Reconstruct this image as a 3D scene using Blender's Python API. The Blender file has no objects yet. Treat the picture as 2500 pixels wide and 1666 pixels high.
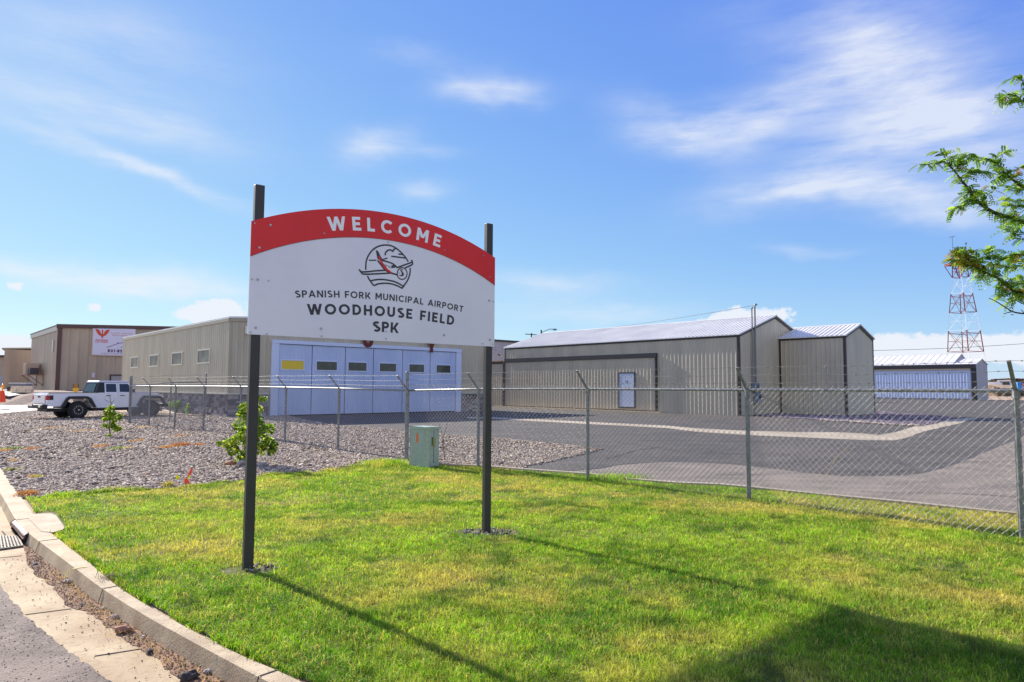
import bpy, math, random
import numpy as np
from math import radians as R_, sin, cos, pi, atan2, sqrt, hypot
from mathutils import Vector, Matrix, Euler
from mathutils.geometry import tessellate_polygon
random.seed(7); rng = np.random.default_rng(11)
sc = bpy.context.scene
col = sc.collection

# ------------------------------------------------------------------ camera
F_PX, CX, CY, EYE = 1667.0, 1250.0, 833.0, 1.65
PITCH, ROLL = 3.84, 0.31
camd = bpy.data.cameras.new('camera'); cam = bpy.data.objects.new('camera', camd); col.objects.link(cam)
camd.sensor_width = 36.0; camd.lens = 36.0*F_PX/2500.0; camd.clip_start = 0.1; camd.clip_end = 20000
CM = Euler((R_(90+PITCH), 0, 0)).to_matrix() @ Matrix.Rotation(R_(ROLL), 3, 'Z')
cam.matrix_world = Matrix.Translation((0, 0, EYE)) @ CM.to_4x4()
sc.camera = cam

# ------------------------------------------------------------------ sun and sky
SUN_EL, SUN_AZ = 28.9, atan2(-.710, .704)            # azimuth measured from +Y towards +X
sd = bpy.data.lights.new('sun', 'SUN'); sd.energy = 4.8; sd.angle = R_(0.53); sd.color = (1.0, .93, .82)
sun = bpy.data.objects.new('sun', sd); col.objects.link(sun)
sv = Vector((sin(SUN_AZ)*cos(R_(SUN_EL)), cos(SUN_AZ)*cos(R_(SUN_EL)), sin(R_(SUN_EL))))
sun.rotation_euler = sv.to_track_quat('Z', 'Y').to_euler()
sc.view_settings.view_transform = 'Standard'; sc.view_settings.look = 'None'
sc.view_settings.exposure = 0.88; sc.view_settings.gamma = 1.0
sc.cycles.max_bounces = 6; sc.cycles.transparent_max_bounces = 8
sc.cycles.use_denoising = True

def ray(px, py): return CM @ Vector(((px-CX)/F_PX, -(py-CY)/F_PX, -1))
def G(px, py, z=0.0):
    v = ray(px, py); t = (z-EYE)/v.z
    return Vector((v.x*t, v.y*t, z))
def AT(px, py, Y):
    v = ray(px, py); t = Y/v.y
    return Vector((v.x*t, Y, EYE+v.z*t))
def WS(px, py, P0, d):
    """where the sight line meets the vertical plane through P0 along d -> (distance along d, height)"""
    v = ray(px, py); n = (d[1], -d[0]); t = (P0[0]*n[0]+P0[1]*n[1])/(v.x*n[0]+v.y*n[1])
    x, y = v.x*t, v.y*t
    return ((x-P0[0])*d[0]+(y-P0[1])*d[1], EYE+v.z*t)

w = bpy.data.worlds.new('World'); sc.world = w; w.use_nodes = True
nt = w.node_tree; nt.nodes.clear()
def N(tree, typ, **kw):
    n = tree.nodes.new(typ)
    for k, v in kw.items(): setattr(n, k, v)
    return n
def mth(tree, op, a, b=None, c=None, clamp=False):
    n = tree.nodes.new('ShaderNodeMath'); n.operation = op; n.use_clamp = clamp
    for i, x in enumerate((a, b, c)):
        if x is None: continue
        if isinstance(x, (int, float)): n.inputs[i].default_value = x
        else: tree.links.new(x, n.inputs[i])
    return n.outputs[0]
sky = N(nt, 'ShaderNodeTexSky', sky_type='NISHITA', sun_disc=False)
sky.sun_elevation = R_(SUN_EL); sky.sun_rotation = SUN_AZ % (2*pi)
sky.altitude = 1400; sky.air_density = 1.0; sky.dust_density = 0.25; sky.ozone_density = 2.5
hsv = N(nt, 'ShaderNodeHueSaturation'); hsv.inputs['Saturation'].default_value = 1.12; hsv.inputs['Value'].default_value = 1.0
nt.links.new(sky.outputs[0], hsv.inputs['Color'])
tc = N(nt, 'ShaderNodeTexCoord')
def noise(tree, vec, scale, detail=4, rough=.55):
    n = tree.nodes.new('ShaderNodeTexNoise'); n.inputs['Scale'].default_value = scale
    n.inputs['Detail'].default_value = detail; n.inputs['Roughness'].default_value = rough
    if vec is not None: tree.links.new(vec, n.inputs['Vector'])
    return n
sep = N(nt, 'ShaderNodeSeparateXYZ'); nt.links.new(tc.outputs['Generated'], sep.inputs[0])
az0 = mth(nt, 'ARCTAN2', sep.outputs[0], sep.outputs[1]); el0 = mth(nt, 'ARCSINE', sep.outputs[2])
def stretch(sx, sy, rot):
    c = N(nt, 'ShaderNodeCombineXYZ'); nt.links.new(az0, c.inputs[0]); nt.links.new(el0, c.inputs[1])
    m = N(nt, 'ShaderNodeMapping'); nt.links.new(c.outputs[0], m.inputs[0])
    m.inputs['Rotation'].default_value = (0, 0, rot); m.inputs['Scale'].default_value = (sx, sy, 1)
    return m.outputs[0]
wn = noise(nt, stretch(1, 1.6, .15), 5.0, 4, .6)
ws = N(nt, 'ShaderNodeSeparateColor'); nt.links.new(wn.outputs['Color'], ws.inputs[0])
az = mth(nt, 'ADD', az0, mth(nt, 'MULTIPLY', mth(nt, 'SUBTRACT', ws.outputs[0], .5), .09))
el = mth(nt, 'ADD', el0, mth(nt, 'MULTIPLY', mth(nt, 'SUBTRACT', ws.outputs[1], .5), .07))
def azel(px, py):
    v = ray(px, py).normalized(); return atan2(v.x, v.y), math.asin(v.z)
def blob(px, py, lx, ly, ang, s, ax=az, ey=el, soft=True):
    a0, e0 = azel(px, py); a1, e1 = azel(px+lx*cos(R_(ang)), py+lx*sin(R_(ang))); th = atan2(e1-e0, a1-a0)
    L = hypot(a1-a0, e1-e0); W = L*ly/lx
    da = mth(nt, 'SUBTRACT', ax, a0); de = mth(nt, 'SUBTRACT', ey, e0)
    u = mth(nt, 'ADD', mth(nt, 'MULTIPLY', da, cos(th)/L), mth(nt, 'MULTIPLY', de, sin(th)/L))
    v = mth(nt, 'SUBTRACT', mth(nt, 'MULTIPLY', de, cos(th)/W), mth(nt, 'MULTIPLY', da, sin(th)/W))
    q = mth(nt, 'ADD', mth(nt, 'MULTIPLY', u, u), mth(nt, 'MULTIPLY', v, v))
    return mth(nt, 'MULTIPLY', mth(nt, 'EXPONENT', mth(nt, 'MULTIPLY', q, -1.0)), s)
def total(l):
    o = l[0]
    for x in l[1:]: o = mth(nt, 'ADD', o, x)
    return o
cirrus = total([blob(*b) for b in [
    (130,330,200,24,20,.62),(330,400,190,20,27,.8),(520,475,150,22,22,.6),(150,240,240,50,12,.55),(420,300,190,50,16,.42),
    (250,110,280,80,5,.42),(1215,212,100,22,2,.95),(1130,200,80,26,-15,.35),(1040,135,110,24,6,.30),
    (920,352,80,32,-12,.9),(1010,360,90,14,2,.5),(1035,455,60,24,10,.62),
    (1630,315,130,40,18,.7),(1770,298,170,46,-14,.68),(1920,250,210,80,-24,.55),(2120,150,150,130,60,.62),(2240,210,150,80,48,.42),(2320,200,320,240,0,.24),
    (2000,60,300,80,-5,.30),(2040,390,360,76,-22,.62),(2330,330,300,120,6,.62),(2120,460,220,40,8,.75),(2300,520,200,50,8,.65),
    (1950,450,160,26,-6,.5),(2440,430,120,60,0,.5),
    (120,660,260,30,3,.9),(420,690,260,30,6,.85),(1340,690,160,26,0,.6),(1480,775,170,22,0,.6),(1990,602,110,16,3,.45),
    (1280,740,260,40,0,.25),(420,260,420,160,10,.08)]])
fib = noise(nt, stretch(2.2, 12, .30), 3.2, 6, .62)
fib2 = noise(nt, stretch(1.5, 5, -.35), 4.0, 5, .6)
fib3 = noise(nt, stretch(3, 26, .42), 4.5, 6, .7)
fm = total([mth(nt, 'MULTIPLY', fib.outputs[0], .9), mth(nt, 'MULTIPLY', fib2.outputs[0], .9), mth(nt, 'MULTIPLY', fib3.outputs[0], .22)])
fm = mth(nt, 'MULTIPLY', mth(nt, 'SUBTRACT', fm, .58), 1.6, clamp=True)
cirrus = mth(nt, 'MULTIPLY', cirrus, fm, clamp=True)
# small heaped clouds low over the horizon: crisp edge from a fractal threshold
azc = mth(nt, 'ADD', az0, mth(nt, 'MULTIPLY', mth(nt, 'SUBTRACT', ws.outputs[2], .5), .02))
cum = total([blob(*b, ax=azc, ey=el0) for b in [
    (545,760,75,42,0,1.15),(470,768,50,24,0,1.0),(30,700,34,20,0,.85),(228,750,26,18,0,.8),(30,850,90,38,-8,1.2),(-60,860,90,60,0,1.2),
    (1790,772,52,26,0,1.15),(1900,772,60,26,0,1.0),(1740,785,60,14,0,.9),(2160,850,70,42,0,1.2),(2260,850,90,40,0,1.2),
    (2350,860,90,30,0,1.1),(2450,850,100,46,0,1.2),(2560,850,90,50,0,1.2)]])
cn = noise(nt, stretch(1, 1.25, 0), 55, 8, .66)
cf = mth(nt, 'ADD', cum, mth(nt, 'MULTIPLY', mth(nt, 'SUBTRACT', cn.outputs[0], .5), 1.7))
mr = N(nt, 'ShaderNodeMapRange', interpolation_type='SMOOTHSTEP'); nt.links.new(cf, mr.inputs[0])
mr.inputs[1].default_value = .42; mr.inputs[2].default_value = .82
cov = mth(nt, 'MAXIMUM', mth(nt, 'MULTIPLY', cirrus, .76), mth(nt, 'MULTIPLY', mr.outputs[0], .95), clamp=True)
# a broad veil of unseen cloud, added behind the viewer as neutral fill light
fill_veil = mth(nt, 'MULTIPLY', mth(nt, 'SUBTRACT', mth(nt, 'MULTIPLY', sep.outputs[1], -1.6), .1, clamp=True), mth(nt, 'ADD', mth(nt, 'MULTIPLY', fib2.outputs[0], .7), .35), clamp=True)
cov = mth(nt, 'MAXIMUM', cov, fill_veil, clamp=True)
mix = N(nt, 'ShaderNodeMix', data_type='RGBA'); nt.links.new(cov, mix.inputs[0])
SKYMUL = N(nt, 'ShaderNodeVectorMath', operation='MULTIPLY'); SKYMUL.inputs[1].default_value = (1.0, 1.0, 1.0)
hsv.inputs['Saturation'].default_value = 1.0
nt.links.new(hsv.outputs[0], SKYMUL.inputs[0])
# clear mountain-air sky: roll the bright horizon off, keep the zenith a deep blue
KX = .193; sp3 = N(nt, 'ShaderNodeSeparateColor'); nt.links.new(SKYMUL.outputs[0], sp3.inputs[0])
def roll(o, a, b): y = mth(nt, 'MULTIPLY', o, KX); return mth(nt, 'DIVIDE', mth(nt, 'MULTIPLY', y, a/KX), mth(nt, 'ADD', mth(nt, 'MULTIPLY', y, b), 1.0))
cc3 = N(nt, 'ShaderNodeCombineColor'); nt.links.new(roll(sp3.outputs[0], .85, .5), cc3.inputs[0]); nt.links.new(roll(sp3.outputs[1], 1.13, .62), cc3.inputs[1])
nt.links.new(mth(nt, 'MULTIPLY', mth(nt, 'POWER', mth(nt, 'MULTIPLY', sp3.outputs[2], KX), .15), .96/KX), cc3.inputs[2])
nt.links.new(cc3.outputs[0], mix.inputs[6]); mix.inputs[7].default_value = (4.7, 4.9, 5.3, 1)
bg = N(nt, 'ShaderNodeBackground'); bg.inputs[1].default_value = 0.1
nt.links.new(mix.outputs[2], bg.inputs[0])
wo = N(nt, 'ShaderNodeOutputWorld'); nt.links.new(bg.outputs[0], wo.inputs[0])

# ------------------------------------------------------------------ helpers
def srgb(r, g, b):
    f = lambda c: (c/255/12.92) if c/255 <= .04045 else ((c/255+.055)/1.055)**2.4
    return (f(r), f(g), f(b), 1)
MATS = {}
def mat(name, c, rough=.6, metal=0, c2=None, nscale=4, bump=0, bscale=60, tint=False, trans=0, spec=.5, detail=5, nlo=.35, nhi=.65, c3=None, n3=.6, coat=0, stretchv=None, voro=0):
    if name in MATS: return MATS[name]
    m = bpy.data.materials.new(name); m.use_nodes = True; t = m.node_tree
    p = t.nodes['Principled BSDF']; out = t.nodes['Material Output']
    p.inputs['Roughness'].default_value = rough; p.inputs['Metallic'].default_value = metal
    p.inputs['Specular IOR Level'].default_value = spec; p.inputs['Coat Weight'].default_value = coat
    tcn = N(t, 'ShaderNodeTexCoord'); vec = tcn.outputs['Object']
    if stretchv:
        mp = N(t, 'ShaderNodeMapping'); mp.inputs['Scale'].default_value = stretchv
        t.links.new(vec, mp.inputs[0]); svec = mp.outputs[0]
    else: svec = vec
    src = None
    if tint:
        a = N(t, 'ShaderNodeAttribute', attribute_name='tint'); src = a.outputs['Color']
    base = None
    if c2 is not None:
        n = noise(t, svec, nscale, detail)
        r = N(t, 'ShaderNodeMapRange'); t.links.new(n.outputs[0], r.inputs[0]); r.inputs[1].default_value = nlo; r.inputs[2].default_value = nhi
        mx = N(t, 'ShaderNodeMix', data_type='RGBA'); t.links.new(r.outputs[0], mx.inputs[0])
        mx.inputs[6].default_value = c; mx.inputs[7].default_value = c2; base = mx.outputs[2]
        if c3 is not None:
            n3n = noise(t, vec, nscale*9, 3); r3 = N(t, 'ShaderNodeMapRange'); t.links.new(n3n.outputs[0], r3.inputs[0])
            r3.inputs[1].default_value = .52; r3.inputs[2].default_value = .66; r3.inputs[4].default_value = n3
            m3 = N(t, 'ShaderNodeMix', data_type='RGBA'); t.links.new(r3.outputs[0], m3.inputs[0])
            t.links.new(base, m3.inputs[6]); m3.inputs[7].default_value = c3; base = m3.outputs[2]
    if src is not None and base is not None:
        mm = N(t, 'ShaderNodeMix', data_type='RGBA', blend_type='MULTIPLY'); mm.inputs[0].default_value = 1
        t.links.new(base, mm.inputs[6]); t.links.new(src, mm.inputs[7]); fin = mm.outputs[2]
    else: fin = base or src
    if fin is not None: t.links.new(fin, p.inputs['Base Color'])
    else: p.inputs['Base Color'].default_value = c
    if bump:
        if voro:
            bn = N(t, 'ShaderNodeTexVoronoi'); bn.inputs['Scale'].default_value = bscale; t.links.new(vec, bn.inputs['Vector']); bo = bn.outputs['Distance']
        else: bo = noise(t, svec, bscale, 4).outputs[0]
        b = N(t, 'ShaderNodeBump'); b.inputs['Strength'].default_value = bump; b.inputs['Distance'].default_value = .01 if not voro else .02
        t.links.new(bo, b.inputs['Height']); t.links.new(b.outputs[0], p.inputs['Normal'])
    if trans:
        tr = N(t, 'ShaderNodeBsdfTranslucent'); ms = N(t, 'ShaderNodeMixShader'); ms.inputs[0].default_value = trans
        if fin is not None:
            g = N(t, 'ShaderNodeVectorMath', operation='MULTIPLY'); g.inputs[1].default_value = (1.3, 1.35, .7)
            t.links.new(fin, g.inputs[0]); t.links.new(g.outputs[0], tr.inputs[0])
        else: tr.inputs[0].default_value = c
        t.links.new(p.outputs[0], ms.inputs[1]); t.links.new(tr.outputs[0], ms.inputs[2]); t.links.new(ms.outputs[0], out.inputs[0])
    MATS[name] = m; return m

class MB:
    def __init__(s): s.v = []; s.f = []; s.t = []; s.tc = None; s.mi = []; s.cm = 0
    def add(s, vs, fs, tint=None):
        b = len(s.v); s.v += [tuple(x) for x in vs]
        for f in fs: s.f.append([b+i for i in f]); s.t.append(tint or s.tc or (1, 1, 1, 1)); s.mi.append(s.cm)
    def box(s, x0, x1, y0, y1, z0, z1, tint=None):
        s.hexa([(x0,y0,z0),(x1,y0,z0),(x1,y1,z0),(x0,y1,z0),(x0,y0,z1),(x1,y0,z1),(x1,y1,z1),(x0,y1,z1)], tint)
    def hexa(s, p, tint=None):
        s.add(p, [(3,2,1,0),(4,5,6,7),(0,1,5,4),(1,2,6,5),(2,3,7,6),(3,0,4,7)], tint)
    def bar(s, a, b, w, h, up=(0,0,1), tint=None):
        a, b = Vector(a), Vector(b); d = (b-a).normalized(); u = Vector(up)
        sd = d.cross(u)
        if sd.length < 1e-4: sd = d.cross(Vector((1,0,0)))
        sd.normalize(); u = sd.cross(d).normalized(); sd *= w/2; u = u*h/2
        s.hexa([a-sd-u, a+sd-u, b+sd-u, b-sd-u, a-sd+u, a+sd+u, b+sd+u, b-sd+u], tint)
    def tube(s, pts, r, n=8, cap=True, tint=None):
        pts = [Vector(p) for p in pts]; rs = r if isinstance(r, (list, tuple)) else [r]*len(pts)
        vs = []; prev = None
        for i, p in enumerate(pts):
            d = (pts[min(i+1, len(pts)-1)]-pts[max(i-1, 0)]).normalized()
            a = prev if prev is not None else (Vector((0,0,1)) if abs(d.z) < .9 else Vector((1,0,0)))
            x = (a - d*a.dot(d)).normalized(); y = d.cross(x); prev = x
            vs += [p+x*rs[i]*cos(2*pi*k/n)+y*rs[i]*sin(2*pi*k/n) for k in range(n)]
        fs = [(i*n+k, i*n+(k+1) % n, (i+1)*n+(k+1) % n, (i+1)*n+k) for i in range(len(pts)-1) for k in range(n)]
        if cap: fs += [tuple(range(n-1, -1, -1)), tuple((len(pts)-1)*n+k for k in range(n))]
        s.add(vs, fs, tint)
    def cyl(s, c, axis, r, h, n=24, tint=None):
        a = Vector(axis).normalized()*h/2; s.tube([Vector(c)-a, Vector(c)+a], r, n, tint=tint)
    def prism(s, poly, f0, f1, tint=None):
        """poly: 2D points; f0/f1 map (a,b) to 3D for the two faces"""
        n = len(poly); tri = tessellate_polygon([[Vector((p[0], p[1], 0)) for p in poly]])
        vs = [f0(*p) for p in poly]+[f1(*p) for p in poly]
        fs = [t for t in tri]+[tuple(n+i for i in t[::-1]) for t in tri]+[(i, (i+1) % n, n+(i+1) % n, n+i) for i in range(n)]
        s.add(vs, fs, tint)
    def sheet(s, pts, tint=None):
        tri = tessellate_polygon([[Vector((p[0], p[1], 0)) for p in pts]]); fs = []
        for t in tri:
            a, b, c = (pts[i] for i in t)
            fs.append(t if (b[0]-a[0])*(c[1]-a[1])-(b[1]-a[1])*(c[0]-a[0]) > 0 else t[::-1])
        s.add(pts, fs, tint)
    def blobm(s, c, rx, ry, rz, seed=0, amp=.18, n1=8, n2=6, tint=None):
        rr = random.Random(seed); vs = []; c = Vector(c)
        vs.append(c+Vector((0,0,-rz)))
        for j in range(1, n2):
            for i in range(n1):
                th = pi*j/n2; ph = 2*pi*i/n1; k = 1+rr.uniform(-amp, amp)
                vs.append(c+Vector((rx*sin(th)*cos(ph)*k, ry*sin(th)*sin(ph)*k, -rz*cos(th)*k)))
        vs.append(c+Vector((0,0,rz))); fs = []
        for i in range(n1): fs.append((0, 1+(i+1) % n1, 1+i))
        for j in range(n2-2):
            for i in range(n1): a = 1+j*n1; fs.append((a+i, a+(i+1) % n1, a+n1+(i+1) % n1, a+n1+i))
        a = 1+(n2-2)*n1
        for i in range(n1): fs.append((a+i, a+(i+1) % n1, len(vs)-1))
        s.add(vs, fs, tint)
    def build(s, name, m, parent=None, smooth=False, world=False, bevel=0, seg=2):
        me = bpy.data.meshes.new(name)
        vs = s.v
        if parent is not None and world:
            inv = Matrix(PM[parent.name]).inverted(); vs = [tuple(inv @ Vector(v)) for v in s.v]
        me.from_pydata(vs, [], s.f)
        for mm in (m if isinstance(m, (list, tuple)) else [m]): me.materials.append(mm)
        if any(s.mi): me.polygons.foreach_set('material_index', s.mi)
        a = me.attributes.new('tint', 'FLOAT_COLOR', 'FACE'); a.data.foreach_set('color', np.array(s.t, dtype=np.float32).ravel())
        if smooth: me.polygons.foreach_set('use_smooth', [True]*len(me.polygons))
        me.update()
        o = bpy.data.objects.new(name, me); col.objects.link(o)
        if parent is not None: o.parent = parent
        if bevel:
            b = o.modifiers.new('b', 'BEVEL'); b.width = bevel; b.segments = seg; b.limit_method = 'ANGLE'; b.angle_limit = R_(35)
        if smooth and bevel: pass
        return o
PM = {}
def empty(name, loc=(0,0,0), rz=0.0, label=None, cat=None, group=None):
    o = bpy.data.objects.new(name, None); col.objects.link(o); o.location = loc; o.rotation_euler = (0,0,rz); o.empty_display_size = .2
    PM[o.name] = Matrix.Translation(Vector(loc)) @ Matrix.Rotation(rz, 4, 'Z')
    if label: tag(o, label, cat, group)
    return o
def tag(o, label, cat, group=None, kind=None):
    o['label'] = label; o['category'] = cat
    if group: o['group'] = group
    if kind: o['kind'] = kind
    return o
def struct(o): o['kind'] = 'structure'; return o
def npmesh(name, v, faces, m, tint=None, smooth=False, parent=None):
    """v (n,3); faces (k,q) array with constant q"""
    me = bpy.data.meshes.new(name); k, q = faces.shape
    me.vertices.add(len(v)); me.vertices.foreach_set('co', v.astype(np.float32).ravel())
    me.loops.add(k*q); me.loops.foreach_set('vertex_index', faces.astype(np.int32).ravel())
    me.polygons.add(k); me.polygons.foreach_set('loop_start', (np.arange(k)*q).astype(np.int32))
    me.update(calc_edges=True)
    if tint is not None:
        a = me.attributes.new('tint', 'FLOAT_COLOR', 'FACE'); a.data.foreach_set('color', tint.astype(np.float32).ravel())
    if smooth: me.polygons.foreach_set('use_smooth', np.ones(k, dtype=bool))
    me.materials.append(m)
    o = bpy.data.objects.new(name, me); col.objects.link(o)
    if parent is not None: o.parent = parent
    return o
_g = rng.random((4, 256, 256))
def vnoise(x, y, s, k=0):
    g = _g[k]; x = x*s+1000.3; y = y*s+1000.7; xi = np.floor(x).astype(int); yi = np.floor(y).astype(int); fx = x-xi; fy = y-yi
    fx = fx*fx*(3-2*fx); fy = fy*fy*(3-2*fy); a = lambda i, j: g[(xi+i) % 256, (yi+j) % 256]
    return (a(0,0)*(1-fx)+a(1,0)*fx)*(1-fy)+(a(0,1)*(1-fx)+a(1,1)*fx)*fy
def inpoly(x, y, poly):
    r = np.zeros(len(x), bool); n = len(poly)
    for i in range(n):
        x0, y0 = poly[i][0], poly[i][1]; x1, y1 = poly[(i+1) % n][0], poly[(i+1) % n][1]
        c = (y0 > y) != (y1 > y)
        if y1 != y0: r ^= c & (x < (x1-x0)*(y-y0)/(y1-y0)+x0)
    return r
def catmull(P, n=6):
    P = [Vector(p) for p in P]; out = []
    for i in range(len(P)-1):
        a, b, c, d = P[max(i-1,0)], P[i], P[i+1], P[min(i+2, len(P)-1)]
        for k in range(n):
            t = k/n; out.append(.5*((2*b)+(c-a)*t+(2*a-5*b+4*c-d)*t*t+(3*b-a-3*c+d)*t**3))
    out.append(P[-1]); return out

# ------------------------------------------------------------------ materials
ASPH = mat('asphalt_apron', srgb(84,77,71), .9, c2=srgb(58,54,51), nscale=.45, bump=.5, bscale=90, c3=srgb(112,102,98), n3=.45, detail=9, stretchv=(1,1.8,1))
ASPH_OLD = mat('asphalt_old', srgb(138,126,112), .9, c2=srgb(104,95,86), nscale=1.1, bump=.6, bscale=70, c3=srgb(160,142,124), n3=.5, detail=9, stretchv=(1,1.6,1))
ROADM = mat('asphalt_road', srgb(134,118,104), .9, c2=srgb(88,76,70), nscale=1.3, bump=1.0, bscale=55, c3=srgb(150,134,120), n3=.5, detail=8)
CONC = mat('concrete', srgb(204,186,160), .85, c2=srgb(184,164,138), nscale=1.6, bump=.25, bscale=120, c3=srgb(164,142,116), n3=.35)
CONC_G = mat('concrete_gutter', srgb(188,168,130), .85, c2=srgb(156,128,94), nscale=2.2, bump=.4, bscale=90, c3=srgb(140,112,92), n3=.5, detail=9)
CONC_W = mat('concrete_worn', srgb(186,172,148), .85, c2=srgb(160,146,124), nscale=.5, bump=.2, bscale=40)
DIRT = mat('dirt', srgb(160,122,92), .95, c2=srgb(118,92,74), nscale=6, bump=1, bscale=40, c3=srgb(90,72,60), n3=.6)
SOIL = mat('dry_soil', srgb(188,160,130), .95, c2=srgb(150,128,108), nscale=.12, bump=.5, bscale=6)
PAVE = mat('driveway_pale', srgb(216,204,190), .9, c2=srgb(190,176,160), nscale=.3, bump=.2, bscale=30)
LAWNB = mat('lawn_soil', srgb(78,84,32), .95, c2=srgb(120,108,62), nscale=1.5, bump=.6, bscale=60)
GRAVB = mat('gravel_bed', srgb(120,106,98), .95, c2=srgb(84,74,70), nscale=18, bump=1.0, bscale=28, voro=1, c3=srgb(160,146,140), n3=.7)
GRAVS = mat('gravel_stone', (1,1,1,1), .85, c2=(.8,.8,.8,1), nscale=30, tint=True)
GRASS = mat('grass_blade', (1,1,1,1), .6, tint=True, trans=.36, spec=.22)
SIDING = mat('siding_khaki', srgb(192,182,160), .42, c2=srgb(178,168,146), nscale=1.1, spec=.5, stretchv=(1,1,.25))
SIDING_G = mat('siding_grey', srgb(196,186,164), .42, c2=srgb(180,171,152), nscale=1.1, spec=.55, stretchv=(1,1,.25))
SIDING_T = mat('siding_tan', srgb(188,168,144), .5, c2=srgb(168,150,130), nscale=.8, stretchv=(1,1,.2))
SIDING_L = mat('siding_lilac', srgb(176,172,180), .5, c2=srgb(162,158,168), nscale=.5)
ROOF = mat('roof_galvalume', srgb(236,232,224), .4, metal=.1, c2=srgb(220,217,212), nscale=.5)
TRIM = mat('trim_dark_brown', srgb(62,50,48), .45)
TRIMD = mat('trim_charcoal', srgb(48,46,52), .5)
TRIML = mat('trim_light', srgb(206,200,186), .45)
DOORW = mat('door_white', srgb(194,206,236), .4, c2=srgb(178,192,226), nscale=.8, stretchv=(1,1,.3))
DOORFR = mat('door_frame_white', srgb(206,216,242), .4)
GLASSD = mat('window_dark', srgb(34,36,36), .12, spec=.6, c2=srgb(64,66,64), nscale=2.5)
YELLOW = mat('yellow_blind', srgb(232,200,60), .6)
STONE = mat('stone_veneer', (1,1,1,1), .9, tint=True, c2=(.72,.72,.74,1), nscale=14, bump=.8, bscale=25)
GALV = mat('galvanised_steel', srgb(150,150,148), .5, metal=.5, c2=srgb(112,116,120), nscale=14, c3=srgb(176,178,178), n3=.5)
GALVW = mat('galvanised_wire', srgb(170,168,162), .45, metal=.4)
BARBW = mat('barbed_wire_steel', srgb(128,126,120), .6, metal=.2)
GALVD = mat('galvanised_weathered', srgb(150,150,150), .6, metal=.25, c2=srgb(112,114,116), nscale=20)
BLACKP = mat('post_black_paint', srgb(58,54,54), .5, c2=srgb(50,46,47), nscale=5, bump=.1, bscale=90)
SIGNW = mat('sign_white', srgb(230,226,234), .38, c2=srgb(222,218,229), nscale=1.2)
SIGNR = mat('sign_red', srgb(222,24,26), .4, c2=srgb(212,22,24), nscale=2)
SIGNK = mat('sign_charcoal', srgb(52,50,58), .45)
SIGNL = mat('sign_letter_white', srgb(236,236,240), .4)
SCREW = mat('screw_steel', srgb(160,160,165), .35, metal=.8)
CABG = mat('cabinet_green', srgb(170,184,170), .5, c2=srgb(154,170,156), nscale=2.5, c3=srgb(104,116,98), n3=.3)
ORANGE = mat('orange_sticker', srgb(240,110,20), .5)
LEAF = mat('leaf_green', (1,1,1,1), .5, tint=True, trans=.5, spec=.4)
BARK = mat('bark', srgb(92,74,62), .9, c2=srgb(60,48,42), nscale=12, bump=.8, bscale=40)
TWIG = mat('twig_dark', srgb(62,50,46), .9)
CARW = mat('car_paint_white', srgb(236,236,242), .22, coat=.6)
BLKPL = mat('black_plastic', srgb(44,44,48), .55, c2=srgb(38,38,42), nscale=5)
RUBBER = mat('tyre_rubber', srgb(36,36,38), .85, bump=.6, bscale=50)
GLASSC = mat('car_glass', srgb(30,34,44), .06, spec=.8)
CHROME = mat('chrome', srgb(210,210,214), .15, metal=1)
REDL = mat('tail_light_red', srgb(190,20,30), .25)
ROCKB = mat('rock_brown', srgb(170,124,96), .9, c2=srgb(136,98,78), nscale=9, bump=.6, bscale=20)
ROCKG = mat('rock_grey', srgb(178,168,160), .9, c2=srgb(120,112,108), nscale=9, bump=.6, bscale=20)
RUST = mat('rusty_steel', srgb(120,54,38), .8, c2=srgb(96,46,34), nscale=8)
REDP = mat('tower_red', srgb(112,22,34), .6)
WHTP = mat('tower_white', srgb(226,226,230), .6)
STEELD = mat('steel_dark', srgb(70,66,66), .6)
HILL = mat('hazed_hills', srgb(116,140,190), 1.0, c2=srgb(100,122,170), nscale=.002)  # blue of distance haze put into the hill colour

# ------------------------------------------------------------------ setting: kerb, road, ground
r6 = lambda X, Y, z=0.0: G(.361*X, 1100+.361*Y, z)
KT, GB = 0.012, -0.105
def perp(a, b, o):
    d = (b-a); d.z = 0; d.normalize(); return Vector((-d.y, d.x, 0))*o
o_px = [(0,1201),(18,1232),(39.7,1269.7),(72,1302),(97.5,1322),(173,1378),(252.7,1437.5),(351,1499),(437,1547),(539,1602),(659,1665)]
Oall = [G(x, y, KT) for x, y in o_px]
d0 = (Oall[0]-Oall[1]).normalized()
Oall = [Oall[0]+d0*k+Vector((-dx,0,0)) for k, dx in ((16,3),(9,.4),(4,0),(1.5,0))]+Oall
dn = (Oall[-1]-Oall[-2]); Oall += [Oall[-1]+dn, Oall[-1]+dn*2, Oall[-1]+dn*3.5, Oall[-1]+dn*6]
nf = 6                                               # station where the inlet starts
wid = [.20]*7+[.18,.165,.135,.10,.088,.084,.085,.112,.115,.115,.115,.115]
Iall, Ball = [], []
for k, p in enumerate(Oall):
    a, b = Oall[max(k-1,0)], Oall[min(k+1, len(Oall)-1)]; rs = perp(b, a, 1.0)
    Iall.append(p-rs*wid[k]); q = p+rs*.03; q.z = GB; Ball.append(q)
i0, i1 = nf, nf+1
def ribbon_pts(P, n=5): return catmull(P, n)
Is, Os, Bs = ribbon_pts(Iall), ribbon_pts(Oall), ribbon_pts(Ball)
joints = [i0*5, i1*5+5, i1*5+15, i1*5+34]
kb = MB()
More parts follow.
